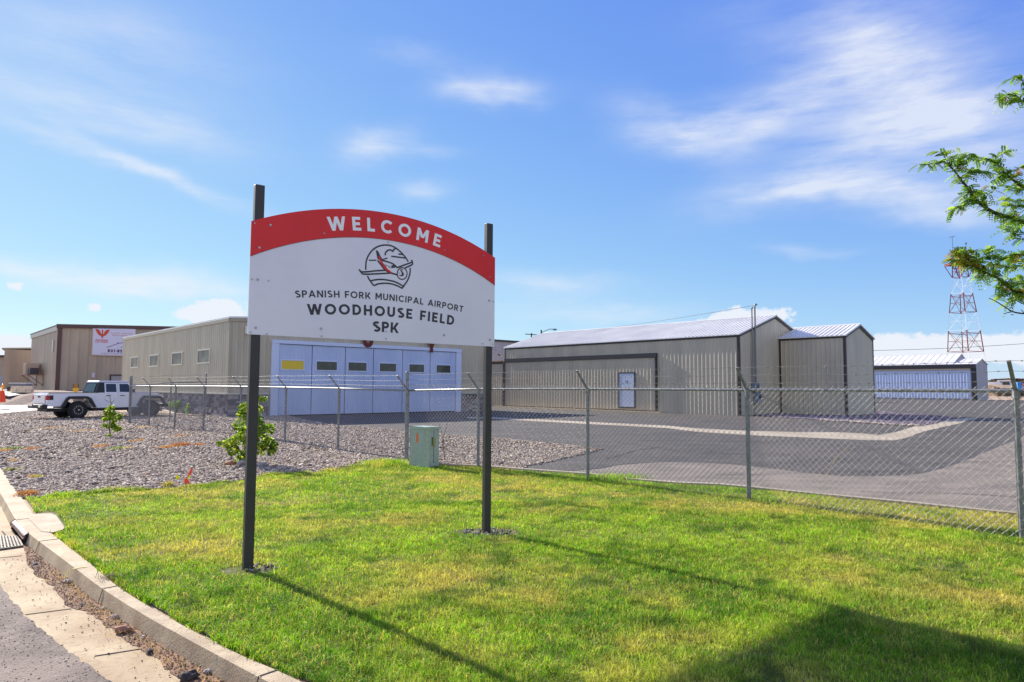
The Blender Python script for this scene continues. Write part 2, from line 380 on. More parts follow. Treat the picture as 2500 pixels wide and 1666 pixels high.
for k in range(len(Is)-1):
    def prof(j, sh=0.0):
        i, o, b = Is[j].copy(), Os[j].copy(), Bs[j].copy()
        m = o.lerp(b, .07); o2 = o.lerp(i, .1)
        return [Vector((i.x, i.y, -.16)), i, o2, m+Vector((0,0,.004)), b, Vector((b.x, b.y, -.2))]
    A, B = prof(k), prof(k+1)
    inlet = i0*5 <= k < i1*5
    vs = A+B; fs = []
    for q in range(5):
        if inlet and q >= 3: continue
        fs.append((q, q+1, 7+q, 6+q))
    tt = random.uniform(.96, 1.03)
    if (k % 14) >= 0: kb.add(vs, [f[::-1] for f in fs], (tt, tt, tt, 1))
kerb = struct(kb.build('kerb', mat('kerb_concrete', srgb(198,178,144), .85, c2=srgb(168,146,116), nscale=3.2, bump=.6, bscale=70, c3=srgb(140,122,104), n3=.5, tint=True, detail=9)))
# joints: fine grooves cut as dark filler lines, 3 mm proud so they read
jb = MB()
for j in joints:
    if 0 < j < len(Is):
        i, o, b = Is[j], Os[j], Bs[j]
        up = Vector((0,0,.003)); n = (o-i).normalized()
        jb.bar(i+up, o+up, .008, .003); jb.bar(o+up+n*.004, b+n*.006+Vector((0,0,.01)), .008, .004)
struct(jb.build('kerb_joint_filler', mat('joint_dark', srgb(88,74,64), .9)))
# inlet: rusty steel nose, dark mouth, concrete apron behind the kerb
nb = MB(); a, b = Os[i0*5], Os[i1*5]
nose = [(0,0),(.0,-.055),(-.03,-.075),(-.05,-.06),(-.05,0)]
d = (b-a).normalized(); n = Vector((d.y, -d.x, 0))
if n.dot(Is[i0*5]-a) > 0: n = -n
inlet = empty('storm_inlet', (a+b)/2+Vector((0,0,-.15)), 0, 'rust-brown kerb inlet mouth with pale concrete apron beside the drain grate', 'storm drain')
for q in range(5):
    pass
nb.prism([(0.012,.004),(.05,-.02),(.055,-.055),(.03,-.06),(0.012,-.03)], lambda u, v: a+n*u+Vector((0,0,v)), lambda u, v: b+n*u+Vector((0,0,v)))
nb.build('steel_nose', mat('inlet_steel', srgb(150,112,100), .55, c2=srgb(104,76,70), nscale=8), inlet, world=True, bevel=.006)
mb = MB(); 
mb.prism([(-.05,-.01),(-.05,-.30),(-.30,-.30),(-.30,-.01)], lambda u, v: a+n*u+Vector((0,0,v)), lambda u, v: b+n*u+Vector((0,0,v)))
mb.prism([(.14,-.108),(.14,-.30),(-.045,-.30),(-.045,-.20)], lambda u, v: a+n*u+Vector((0,0,v)), lambda u, v: b+n*u+Vector((0,0,v)))
for q_ in (a, b): mb.prism([(.05,-.10),(.03,-.012),(-.045,-.012),(-.045,-.19)], lambda u, v: q_+d*.004+n*u+Vector((0,0,v)), lambda u, v: q_-d*.004+n*u+Vector((0,0,v)))
mb.build('mouth', mat('inlet_dark', srgb(34,30,30), .9), inlet, world=True)
ap = MB(); ap.sheet([r6(220,430,.017), r6(345,425,.017), r6(380,440,.017), r6(438,520,.017), r6(425,535,.017), r6(357,555,.017), Os[i1*5].lerp(Is[i1*5], .6)+Vector((0,0,.005)), Os[i0*5].lerp(Is[i0*5], .6)+Vector((0,0,.005))])
ap.build('apron', mat('apron_concrete', srgb(190,172,144), .85, c2=srgb(168,148,120), nscale=5, bump=.4, bscale=80, c3=srgb(140,122,104), n3=.4), inlet, world=True)
# gutter pan, dirt, road
gp = MB()
far_out = Vector((-60, 10, 0))
Bpan = [Vector((p.x, p.y, GB)) for p in Bs]
E = [G(.361*x, 1100+.361*y, GB) for x, y in [(-60,830),(0,905),(60,1000),(130,1075),(215,1165),(300,1235),(420,1335),(520,1405),(640,1490),(740,1568),(900,1690)]]
e0 = E[0]; dE = (e0-E[1]).normalized()
Efar = [e0+Vector((-1.0,1.35,0)), e0+Vector((-3,4.0,0)), e0+Vector((-7.5,9.5,0)), e0+Vector((-16,17,0))][::-1]
Eall = Efar+E+[E[-1]+Vector((1.2,-1.0,0)), E[-1]+Vector((3.0,-2.5,0))]
pan = Bpan+[Vector((p.x-.4, p.y-.3, GB)) for p in Eall[::-1]]
gp.sheet([(p.x, p.y, GB+.001) for p in pan]); struct(gp.build('gutter', CONC_G))
dl = MB()
for X0, Y0, X1, Y1 in [(-20,728,150,712),(170,1110,480,1070),(640,1390,960,1340)]:
    a_, b_ = r6(X0,Y0,GB+.004), r6(X1,Y1,GB+.004); dl.bar(a_, b_, .007, .003)
struct(dl.build('gutter_joint', MATS['joint_dark']))
rd = MB(); Es = catmull(Eall, 6)
Ej = [Vector((p.x+random.uniform(-.012,.012), p.y+random.uniform(-.012,.012), GB+.006)) for p in Es]
rd.sheet([tuple(p) for p in Ej]+[(6,-6,GB+.006),(-60,-6,GB+.006),(-60,40,GB+.006),(-32,30,GB+.006)])
struct(rd.build('road', ROADM))
dd = MB(); D = [r6(x, y, GB+.005) for x, y in [(120,600),(190,740),(230,830),(330,905),(400,965),(480,1062),(640,1112),(700,1180),(770,1205),(860,1290),(960,1330),(1100,1430),(1160,1500),(1240,1568),(1400,1700)]]
Ds = catmull(D, 4); Dj = [(p.x+random.uniform(-.02,.02), p.y+random.uniform(-.02,.02), GB+.005) for p in Ds]
lo = [Vector((p.x, p.y, GB+.005)) for p in Bs[i1*5:]]
dd.sheet(Dj+[tuple(p) for p in lo[::-1]]); struct(dd.build('gutter_dirt', DIRT))
bs = MB(); bs.sheet([(6,-6,GB-.06),(-60,-6,GB-.06),(-60,40,GB-.06),(-12,30,GB-.06),(-5,12,GB-.06),(3,4,GB-.06)]); struct(bs.build('road_base', DIRT))
yp_ = MB()
for (X0,Y0),(X1,Y1),zz in [((492,801),(540,792),KT+.003),((540,792),(588,786),KT+.003)]: yp_.bar(r6(X0,Y0,zz), r6(X1,Y1,zz), .014, .002)
yf = r6(480,806,KT-.01); yg = r6(452,862,GB+.04); yp_.bar(yf-Vector((.012,.012,0)), yg-Vector((.012,.012,0)), .014, .006)
struct(yp_.build('kerb_paint_mark', mat('paint_yellow', srgb(214,206,96), .7)))
# grate
gr = empty('storm_grate', r6(60,635,GB), 0, 'slotted cast iron drain grate in the gutter at the kerb inlet', 'drain grate')
g0, g1, g2, g3 = r6(-60,585,GB), r6(118,590,GB), r6(150,655,GB), r6(-60,685,GB)
gf = MB(); up = Vector((0,0,.012))
gf.sheet([tuple(p+Vector((0,0,.004))) for p in (g0,g1,g2,g3)]); gf.build('pit_shade', MATS['inlet_dark'], gr, world=True)  # flat dark sheet stands in for the unlit depth under the bars
gf = MB()
for k in range(9): t = k/8; gf.bar(g0.lerp(g3, t)+up, g1.lerp(g2, t)+up, .018, .016)
for k in range(10): t = k/9; gf.bar(g0.lerp(g1, t)+up*1.1, g3.lerp(g2, t)+up*1.1, .014, .018)
gf.build('bars', mat('cast_iron', srgb(118,106,98), .7, metal=.2, c2=srgb(78,68,64), nscale=20), gr, world=True)
# ground sheet cut along the kerb
GZ = -.012
Ig = [(p.x-(.0), p.y, GZ) for p in Is]
gs = MB()
outer_poly = [(-70, 36, GZ)] + Ig + [(9,-3,GZ),(400,-40,GZ)]
# main part: right of the kerb out to the horizon
gs.sheet([tuple(p) for p in Ig]+[(6,-8,GZ),(3000,-200,GZ),(7000,9000,GZ),(-7000,9000,GZ),(-3000,36,GZ),(-32,30,GZ)])
struct(gs.build('ground', SOIL))
# pale driveway crossing on the left
pv = MB(); pv.sheet([tuple(G(x, y, -.004)) for x, y in [(-700,1045),(-200,1030),(0,1010),(95,1001),(150,1000),(215,985),(260,975),(-900,975)]])
struct(pv.build('driveway', PAVE))
# lawn
lawn_edge = [r6(x, y) for x, y in [(130,322),(280,322),(500,300),(750,276),(1130,262),(1400,235),(1650,205),(1740,180),(1900,166),(2100,150)]]
R3 = lambda X, Y, z=0.0: G(580+.28061*X, 780+.28061*Y, z)
lawn_edge += [R3(X, Y) for X, Y in [(360,1395),(600,1345),(760,1325),(900,1295),(1170,1278),(1440,1285),(1460,1275),(1680,1266)]]
strip_px = [(1051,1136.5),(1174,1141.5),(1278,1150),(1340,1154.5),(1432,1161),(1545,1175),(1656,1184),(1754,1187.5),(1835,1195),(2000,1212),(2180,1229),(2350,1247),(2500,1262),(2700,1285)]
strip = [G(x, y) for x, y in strip_px]; strip.append(strip[-1]+(strip[-1]-strip[-2])*2.2)
near_i = [Vector((p.x, p.y, 0)) for p in Is if p.y < r6(130,320).y+.05 and p.y > -5]
near_i = [p+Vector((.035,.03,0)) for p in near_i]
lawn_poly = lawn_edge+strip[1:]+[Vector((14,-3,0)), Vector((4,-3,0))]+near_i[::-1]
lw = MB(); lw.sheet([(p.x, p.y, 0.0) for p in lawn_poly]); struct(lw.build('lawn_ground', LAWNB))
ms = MB()
for k in range(len(strip)-1):
    a_, b_ = strip[k]+Vector((0,0,.012)), strip[k+1]+Vector((0,0,.012)); ms.bar(a_, b_, .12, .07)
struct(ms.build('mow_strip', CONC_W))
# apron tarmac
tp = [(693,1014),(760,1030),(833,1041),(892,1043),(987,1053),(1051,1058.5),(1174,1069),(1242,1073),(1340,1083),(1431,1092.5),(1474,1098),(1404,1114),(1345,1128),(1287,1139)]
TZ = -.004
tpoly = [G(x, y, TZ) for x, y in tp]+[Vector((p.x, p.y, TZ)) for p in strip[2:]]+[Vector((60,6,TZ)),Vector((190,60,TZ)),Vector((150,118,TZ)),Vector((70,104,TZ)),Vector((40,140,TZ)),Vector((0,110,TZ)),Vector((-10,60,TZ)),Vector((-2,48,TZ)),Vector((-13.2,36.4,TZ))]
tk = MB(); tk.sheet([tuple(p) for p in tpoly]); struct(tk.build('apron_tarmac', ASPH))
ol = [(1380,1150),(1461,1144),(1517,1134),(1643,1127),(1740,1130),(1840,1138.5),(2011,1158),(2100,1162),(2182,1160),(2257,1152.5),(2343,1127.5),(2420,1096),(2482,1072),(2560,1045)]
opoly = catmull([G(x, y, 0) for x, y in ol], 4)+[Vector((16,12,0))]+[Vector((p.x, p.y, 0)) for p in strip[5:][::-1]]
ot = MB(); ot.sheet([(p.x, p.y, .0) for p in opoly]); struct(ot.build('old_tarmac', ASPH_OLD))
cb = MB()                                            # tar seam along the edge of the old patch
cr = catmull([G(x, y, .004) for x, y in ol], 6)
for k in range(len(cr)-1): cb.bar(cr[k]+Vector((random.uniform(-.01,.01),random.uniform(-.01,.01),0)), cr[k+1], .05, .004)
struct(cb.build('tarmac_seam', mat('tar_seam', srgb(74,68,68), .8)))
R5 = lambda X, Y, z=0.0: G(1700+.35714*X, 740+.35714*Y, z)
vg_up = [(1140,1018.5),(1201,1019),(1306,1024),(1629,1040)]; vg_lo = [(1140,1021.5),(1201,1023),(1306,1029),(1629,1046)]
up_ = [G(x, y) for x, y in vg_up]+[R5(*p) for p in [(0,858),(370,876),(700,884),(960,884),(1150,894),(1250,903),(1360,885),(1480,848),(1560,833),(1650,823),(1700,800),(1890,784)]]
lo_ = [G(x, y) for x, y in vg_lo]+[R5(*p) for p in [(0,882),(370,905),(700,918),(960,930),(1140,938),(1350,940),(1430,925),(1560,878),(1680,850),(1790,827),(1860,806),(1930,790)]]
vb = MB(); vb.sheet([(p.x, p.y, .004) for p in up_+lo_[::-1]]); struct(vb.build('valley_gutter', CONC_W))
R4b = lambda X, Y, z=0.0: G(2120+.1615*X, 830+.1615*Y, z)
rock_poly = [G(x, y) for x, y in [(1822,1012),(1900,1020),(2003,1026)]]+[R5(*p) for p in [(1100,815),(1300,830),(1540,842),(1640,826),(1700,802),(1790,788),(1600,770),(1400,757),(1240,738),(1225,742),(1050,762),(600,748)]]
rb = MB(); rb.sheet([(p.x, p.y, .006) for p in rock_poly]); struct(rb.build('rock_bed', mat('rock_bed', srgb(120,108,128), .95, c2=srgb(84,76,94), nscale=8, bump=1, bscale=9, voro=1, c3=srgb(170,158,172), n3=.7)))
cs = MB()                                            # concrete sill along hangar doors
# thin pale scratches on tarmac
for x0, y0, x1, y1 in [(1285,1066,1320,1068),(1552,1057,1582,1058),(1770,1104,1816,1105.5),(1260,1044,1350,1040),(1460,1049,1478,1048)]:
    a_, b_ = G(x0, y0, .003), G(x1, y1, .003); cs.bar(a_, b_, .06, .004)
struct(cs.build('tarmac_marks', mat('tarmac_mark', srgb(176,164,148), .9)))
ck = MB(); rr = random.Random(9)
for px, py, n_, an in [(1560,1075,26,-.2),(1900,1110,30,.5),(1480,1120,18,.9),(2150,1050,24,-.6),(1750,1160,22,.2),(2100,1200,26,-.3),(1980,1085,16,1.2),(2330,1130,22,.3),(1650,1100,14,2.0)]:
    p = G(px, py, .0035); a_ = an
    for k in range(n_):
        a_ += rr.uniform(-.5,.5)*.5; a_ = an+(a_-an)*.8; q = p+Vector((cos(a_), sin(a_), 0))*rr.uniform(.12,.3); ck.bar(p, q, rr.uniform(.012,.03), .003); p = q
struct(ck.build('tarmac_cracks', MATS['tar_seam']))
# gravel
grav_poly = [Vector((p[0], p[1], 0)) for p in [(-13.2,36.4),(-14.2,35.6)]]+[Vector((-19.5,39.5,0)),Vector((-24.5,42,0)),G(150,990),G(95,1000),G(0,1012),G(-160,1040),Vector((-26,27,0))]
grav_poly += [Vector((p.x, p.y, 0)) for p in Is if p.y > r6(130,320).y-.05 and p.y < 26]
grav_poly += lawn_edge+[G(x, y) for x, y in [(1051,1137),(1174,1142),(1278,1150)]]+[G(x, y) for x, y in tp[::-1]]
gv = MB(); gv.sheet([(p.x, p.y, -.008) for p in grav_poly]); struct(gv.build('gravel_bed', GRAVB))

def icos():
    t = (1+5**.5)/2; v = np.array([(-1,t,0),(1,t,0),(-1,-t,0),(1,-t,0),(0,-1,t),(0,1,t),(0,-1,-t),(0,1,-t),(t,0,-1),(t,0,1),(-t,0,-1),(-t,0,1)], float); v /= np.linalg.norm(v[0])
    f = np.array([(0,11,5),(0,5,1),(0,1,7),(0,7,10),(0,10,11),(1,5,9),(5,11,4),(11,10,2),(10,7,6),(7,1,8),(3,9,4),(3,4,2),(3,2,6),(3,6,8),(3,8,9),(4,9,5),(2,4,11),(6,2,10),(8,6,7),(9,8,1)])
    return v, f
def octa():
    v = np.array([(1,0,0),(-1,0,0),(0,1,0),(0,-1,0),(0,0,1),(0,0,-1)], float)
    return v, np.array([(0,2,4),(2,1,4),(1,3,4),(3,0,4),(2,0,5),(1,2,5),(3,1,5),(0,3,5)])
def stones(name, poly, dens, size, dist_rng, shape, pal, z0=0.0, m=GRAVS, flat=.55):
    xs = [p[0] for p in poly]; ys = [p[1] for p in poly]
    y0, y1 = min(ys), min(max(ys), dist_rng[1])
    area = (max(xs)-min(xs))*(y1-y0); n = int(area*dens)
    x = rng.uniform(min(xs), max(xs), n); y = rng.uniform(y0, y1, n); d = np.hypot(x, y)
    k = inpoly(x, y, poly) & (d >= dist_rng[0]) & (d < dist_rng[1]) & (np.abs(x/np.maximum(y, .1)) < 1.05)
    x, y = x[k], y[k]; n = len(x); v, f = shape
    s = size*rng.uniform(.55, 1.35, n); sc3 = np.stack([s*rng.uniform(.8,1.3,n), s*rng.uniform(.6,1,n), s*flat*rng.uniform(.7,1.2,n)], 1)
    V = v[None]*(1+rng.uniform(-.22,.22,(n, len(v), 1)))*sc3[:, None, :]
    ax = rng.normal(0, .35, (n, 2)); c, s_ = np.cos(ax[:, 0]), np.sin(ax[:, 0])
    Y = V[..., 1]*c[:, None]-V[..., 2]*s_[:, None]; Z = V[..., 1]*s_[:, None]+V[..., 2]*c[:, None]; V[..., 1] = Y; V[..., 2] = Z
    th = rng.uniform(0, 2*pi, n); c, s_ = np.cos(th)[:, None], np.sin(th)[:, None]
    X = V[..., 0]*c-V[..., 1]*s_; Y = V[..., 0]*s_+V[..., 1]*c
    W = np.stack([X+x[:, None], Y+y[:, None], V[..., 2]+z0+rng.uniform(0, size*.6, n)[:, None]], -1)
    F_ = (f[None]+np.arange(n)[:, None, None]*len(v)).reshape(-1, 3)
    pal = np.array(pal); t = pal[rng.integers(0, len(pal), n)]*rng.uniform(.8, 1.2, (n, 1))
    t = np.concatenate([t, np.ones((n, 1))], 1); t = np.repeat(t, len(f), 0)
    o = npmesh(name, W.reshape(-1, 3), F_, m, t)
    return o
pal = [srgb(*c)[:3] for c in [(184,165,144),(150,133,118),(206,189,166),(116,102,92),(176,153,126),(228,212,188),(134,116,100),(190,163,136)]]
pg = [(p.x, p.y) for p in grav_poly]
for nm, de, si, dr, sh in [('gravel', 1300, .022, (4, 12), icos()), ('gravel', 700, .028, (12, 18), icos()), ('gravel', 330, .038, (18, 27), octa()), ('gravel', 130, .055, (27, 50), octa())]:
    o = stones(nm, pg, de, si, dr, sh, pal); tag(o, 'loose grey and lilac crushed stone '+{4:'nearest the lawn edge', 12:'around the young trees', 18:'behind the saplings by the fence', 27:'far off beside the pickup and building wall'}[dr[0]], 'gravel', kind='stuff')
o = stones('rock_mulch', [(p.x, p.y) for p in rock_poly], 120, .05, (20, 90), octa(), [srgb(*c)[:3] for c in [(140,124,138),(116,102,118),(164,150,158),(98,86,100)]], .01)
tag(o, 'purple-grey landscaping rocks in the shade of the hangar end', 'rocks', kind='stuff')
o = stones('cobbles', pg, 9, .052, (9, 30), icos(), pal[:5], .0); tag(o, 'larger rounded stones scattered through the crushed gravel', 'stones', kind='stuff')
edge = [R5(*p) for p in [(840,806),(1100,818),(1300,833),(1540,845)]]; ebp = MB()
epoly = [(p.x-.15, p.y-.2) for p in edge]+[(p.x+.15, p.y+.15) for p in edge[::-1]]
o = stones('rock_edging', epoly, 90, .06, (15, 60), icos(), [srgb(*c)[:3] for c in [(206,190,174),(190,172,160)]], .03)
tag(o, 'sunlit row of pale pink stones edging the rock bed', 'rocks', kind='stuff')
# grit along the gutter
dpoly = [(p[0], p[1]) for p in Dj]+[(p.x, p.y) for p in lo[::-1]]
o = stones('gutter_grit', dpoly, 2600, .0065, (2, 12), octa(), [srgb(*c)[:3] for c in [(120,92,74),(84,68,58),(150,118,92),(64,54,50)]], GB+.008)
tag(o, 'brown grit and small stones swept against the kerb face', 'grit', kind='stuff')
o = stones('scattered_grit', [(p.x, p.y) for p in E]+[(p[0], p[1]) for p in Dj[::-1]], 70, .007, (2, 12), octa(), [srgb(*c)[:3] for c in [(90,74,66),(70,60,56)]], GB+.006)
tag(o, 'sparse dark chips lying on the pale gutter pan', 'grit', kind='stuff')
o = stones('road_chips', [(p.x, p.y) for p in E]+[(-.5,2),(-6,2),(-9,8)], 900, .006, (2, 10), octa(), [srgb(*c)[:3] for c in [(138,122,108),(112,98,88),(156,140,124)]], GB+.004)
tag(o, 'loose chippings on the worn road surface', 'chippings', kind='stuff')
for k, (X, Y, s, m_, lb) in enumerate([(835,1232,.05,ROCKB,'flat reddish brown rock on the gutter pan, largest of the loose rocks'),(560,1045,.022,ROCKG,'small dark grey rock in the gutter dirt nearest the kerb joint'),
        (692,1080,.022,ROCKG,'small grey pebble beside the reddish rock uphill side'),(776,1136,.026,ROCKG,'rounded grey rock just above the reddish brown rock'),(967,1272,.020,ROCKG,'small grey pebble right of the reddish brown rock'),
        (1408,1510,.026,ROCKG,'blue-grey rock against the kerb near the bottom edge'),(238,775,.026,ROCKG,'pale green-grey pebble below the inlet'),(455,897,.034,ROCKG,'pale jagged stone against the kerb face'),(1275,1555,.05,mat('rock_black', srgb(48,44,44),.9,c2=srgb(72,66,62),nscale=20,bump=.8,bscale=30),'black clump of debris at the bottom edge of the picture'),(1010,1375,.028,MATS['rock_black'],'dark rock in the dirt below the reddish rock')]):
    p = r6(X, Y, GB); b_ = MB(); b_.blobm((0,0,s*.45), s*1.25, s*.8, s*.6, seed=k, amp=.2)
    o = b_.build('loose_rock', m_); o.location = p; o.rotation_euler = (0,0,k*1.3); tag(o, lb, 'rock', 'loose rocks in the gutter')

# ------------------------------------------------------------------ grass
def blades(name, x, y, hgt, wid, colr, z=0.0, lean=.5, m=GRASS):
    n = len(x); th = rng.uniform(0, 2*pi, n); la = rng.uniform(0, 2*pi, n); ln = hgt*rng.uniform(.15, lean*1.6, n)
    dx, dy = np.cos(th)*wid/2, np.sin(th)*wid/2; lx, ly = np.cos(la)*ln, np.sin(la)*ln
    V = np.zeros((n, 5, 3)); zz = np.full(n, z)
    V[:, 0] = np.stack([x-dx, y-dy, zz], 1); V[:, 1] = np.stack([x+dx, y+dy, zz], 1)
    V[:, 2] = np.stack([x+dx*.8+lx*.35, y+dy*.8+ly*.35, zz+hgt*.55], 1); V[:, 3] = np.stack([x-dx*.8+lx*.35, y-dy*.8+ly*.35, zz+hgt*.55], 1)
    V[:, 4] = np.stack([x+lx, y+ly, zz+hgt*np.sqrt(np.clip(1-(ln/hgt)**2*.6, .1, 1))], 1)
    b = np.arange(n)[:, None]*5
    F_ = np.concatenate([b+np.array([[0,1,2]]), b+np.array([[0,2,3]]), b+np.array([[3,2,4]])], 1).reshape(-1, 3)
    t = np.repeat(np.concatenate([colr, np.ones((n, 1))], 1), 3, 0)
    return npmesh(name, V.reshape(-1, 3), F_, m, t)
lp = [(p.x, p.y) for p in lawn_poly]
DRY = [(*G(px, py).xy, rx, ry, am) for px, py, rx, ry, am in [(1120,1410,.7,.35,.85),(1230,1450,.5,.3,.8),(1000,1385,.5,.3,.6),(2150,1420,.8,.5,.75),(2400,1460,.7,.5,.8),(2050,1370,.6,.3,.6),(500,1290,.7,.4,.65),(300,1275,.6,.3,.5),(1650,1560,.5,.25,.5),(1100,1600,.35,.2,.5),(900,1480,.3,.2,.5),(2350,1340,.8,.3,.55),(1900,1260,.8,.3,.4)]]
def lawn_colour(x, y, n):
    g1 = np.array(srgb(98,146,28)[:3]); g2 = np.array(srgb(154,188,44)[:3]); dry = np.array(srgb(212,190,108)[:3]); dk = np.array(srgb(62,104,30)[:3])
    a = vnoise(x, y, 1.1, 0)*.5+vnoise(x, y, 3.1, 1)*.3+vnoise(x, y, 8, 2)*.2
    b_ = vnoise(x, y, .75, 3)*.45+vnoise(x, y, 2.3, 2)*.35+vnoise(x, y, 6, 1)*.2
    c = g1+(g2-g1)*np.clip((a-.3)*2.2, 0, 1)[:, None]
    dr = np.clip((b_-.45)*3.6, 0, 1)*.72
    for gx, gy, rx, ry, am in DRY: dr = np.maximum(dr, am*np.exp(-((x-gx)/rx)**2-((y-gy)/ry)**2)*np.clip(vnoise(x, y, 4, 2)*1.6, 0, 1))
    dr = np.maximum(dr, (rng.random(n) < .22)*.75); c = c+(dry-c)*dr[:, None]
    dm = np.clip((vnoise(x, y, 2.6, 3)*.6+vnoise(x, y, 7, 0)*.4-.62)*5, 0, 1)*.7; c = c+(dk-c)*dm[:, None]
    cl_ = .72+.5*vnoise(x, y, 15, 1)+.12*(vnoise(x, y, 5, 0)-.5)
    return c*rng.uniform(.6, 1.45, (n, 1))*cl_[:, None]*1.05
xs, ys = [], []
for d0_, d1_, dens in [(2.6,4.2,15000),(4.2,5.6,11000),(5.6,7.5,7500),(7.5,10,4600),(10,16.5,2600)]:
    n = int(d1_*1.76*(d1_)*dens); x = rng.uniform(-.86*d1_, .9*d1_, n); y = rng.uniform(0, d1_, n); d = np.hypot(x, y)
    k = (d >= d0_) & (d < d1_) & ((np.abs(x) < .82*y+.3) | ((x > 0) & (x < 1.6*y) & (rng.random(n) < .35))) & inpoly(x, y, lp); x, y = x[k], y[k]
    # leave bare rings round the sign posts
    xs.append(x); ys.append(y)
x = np.concatenate(xs); y = np.concatenate(ys)
PL, PR = G(607,1393), G(1191,1301)
rL = np.hypot((x-PL.x)/.26, (y-PL.y)/.16); rR = np.hypot((x-PR.x)/.36, (y-PR.y)/.22)
ap_poly = [(q.x, q.y) for q in [r6(205,425), r6(345,412), r6(385,430), r6(450,520), r6(435,550), r6(360,575), r6(280,520)]]
k = ((rL > 1) & (rR > 1)) | (rng.random(len(x)) < .12); k &= ~inpoly(x, y, ap_poly); k &= vnoise(x, y, 5, 1)*.6+vnoise(x, y, 13, 2)*.4 > .10
x, y = x[k], y[k]; n = len(x); d = np.hypot(x, y)
hh = (.012+.022*vnoise(x, y, 1.7, 1)+.022*vnoise(x, y, 6, 2)+.026*vnoise(x, y, 17, 3)**2)*rng.uniform(.5, 1.3, n)
ww = (.0024+.00042*d)*rng.uniform(.7,1.3,n)
o = blades('lawn_grass', x, y, hh, ww, lawn_colour(x, y, n), lean=.85); tag(o, 'mown green lawn with dry yellow patches in front of the fence', 'grass', kind='stuff')
# ragged taller fringe along kerb, gravel edge, fence line
def fringe(P, sp, w_, h_, name, label, cf=lawn_colour, dens=1, lean=.7):
    xs_, ys_ = [], []
    for a_, b_ in zip(P[:-1], P[1:]):
        L = (b_-a_).length; m_ = int(L*sp*dens)
        if m_ < 1: continue
        t = rng.random(m_); xs_.append(a_.x+(b_.x-a_.x)*t+rng.normal(0, w_, m_)); ys_.append(a_.y+(b_.y-a_.y)*t+rng.normal(0, w_, m_))
    x = np.concatenate(xs_); y = np.concatenate(ys_); n = len(x)
    k = (vnoise(x, y, 2.2, 0) > .35) & ~inpoly(x, y, ap_poly); x, y = x[k], y[k]; n = len(x); d = np.hypot(x, y)
    o = blades(name, x, y, h_*rng.uniform(.5, 1.3, n)*(.6+vnoise(x, y, 3, 1)), .004+.0005*d, cf(x, y, n), lean=lean)
    tag(o, label, 'grass', kind='stuff')
kerb_in = [Vector((p.x+.035, p.y+.03, 0)) for p in Is if 1.0 < p.y < 9.0]
fringe(kerb_in, 700, .02, .045, 'kerb_fringe_grass', 'longer ragged grass hanging over the kerb edge')
fringe(lawn_edge, 600, .06, .06, 'edge_grass', 'bright grass fringe where the lawn meets the gravel')
fringe([q+Vector((-.16,-.18,0)) for q in strip[1:]], 400, .05, .04, 'fence_fringe_grass', 'unmown grass along the concrete strip behind the fence')
x = np.concatenate([rng.normal(G(940,1136).x, .22, 1500), rng.normal(G(1500,1172).x, .25, 700)]); y = np.concatenate([rng.normal(G(940,1136).y, .22, 1500), rng.normal(G(1500,1172).y, .12, 700)]); n = len(x)
o = blades('tall_grass', x, y, .13*rng.uniform(.5, 1.2, n), np.full(n, .009), lawn_colour(x, y, n)*1.15, lean=.4); tag(o, 'tall bright tuft of grass left of the green cabinet', 'grass', kind='stuff')
# weeds in the gravel
def tuft(px, py, rx, ry, n, c, h): return (px, py, rx, ry, n, c, h)
R1 = lambda X, Y: (X*.2125, 960+Y*.2125)
tl = [(160,650,70,12,800,(90,140,50),.06),(35,672,50,10,700,(206,130,70),.05),(370,650,40,9,500,(210,120,60),.06),(150,895,50,10,500,(150,170,60),.05),(430,978,40,8,500,(190,190,60),.05),(370,978,30,8,300,(214,150,90),.05),
      (600,410,90,14,1500,(216,150,80),.05),(960,440,110,12,1400,(216,150,80),.05),(1150,625,45,12,700,(206,130,90),.07),(2080,610,70,14,1400,(190,90,50),.10),(1930,630,90,12,1000,(206,130,80),.06),(1590,555,50,8,500,(220,150,80),.06),
      (1650,400,70,8,600,(230,170,70),.06),(2060,500,50,10,500,(214,140,80),.06),(310,1180,80,14,1600,(200,120,70),.07),(150,785,40,8,300,(214,150,90),.05),(1460,645,30,6,300,(220,190,70),.05),(2280,605,30,9,400,(200,110,70),.07),(1930,1080,40,10,500,(200,190,70),.09),(1330,655,35,12,500,(130,170,80),.09)]
X_, Y_, C_, H_ = [], [], [], []
for X, Y, rx, ry, n, c, h in tl:
    p0 = G(*R1(X, Y)); p1 = G(*R1(X+rx, Y)); p2 = G(*R1(X, Y-ry)); n = int(n*.33); c = tuple(int(.55*q+.45*w_) for q, w_ in zip(c, (170,150,120)))
    X_.append(p0.x+rng.normal(0, .5, n)*(p1.x-p0.x)+rng.normal(0, .5, n)*(p2.x-p0.x)*.6); Y_.append(p0.y+rng.normal(0, .5, n)*(p2.y-p0.y))
    C_.append(np.array(srgb(*c)[:3])[None]*rng.uniform(.6, 1.3, (n, 1))); H_.append(np.full(n, h*.9)*rng.uniform(.4, 1.2, n))
x, y = np.concatenate(X_), np.concatenate(Y_)
o = blades('dry_weeds', x, y, np.concatenate(H_)+.025, .006+.0006*np.hypot(x, y), np.concatenate(C_), lean=.9)
tag(o, 'orange and yellow withered weeds scattered over the gravel', 'weeds', kind='stuff')
pc = r6(770,868); n = 90; x = rng.normal(pc.x-.02, .05, n); y = rng.normal(pc.y-.02, .04, n)
o = blades('dry_stalks', x, y, rng.uniform(.05, .11, n), np.full(n, .003), np.array(srgb(92,78,58)[:3])[None]*rng.uniform(.5, 1.4, (n, 1)), lean=1.5); tag(o, 'dark dried stalks lying over the kerb edge near the middle joint', 'weeds', kind='stuff')
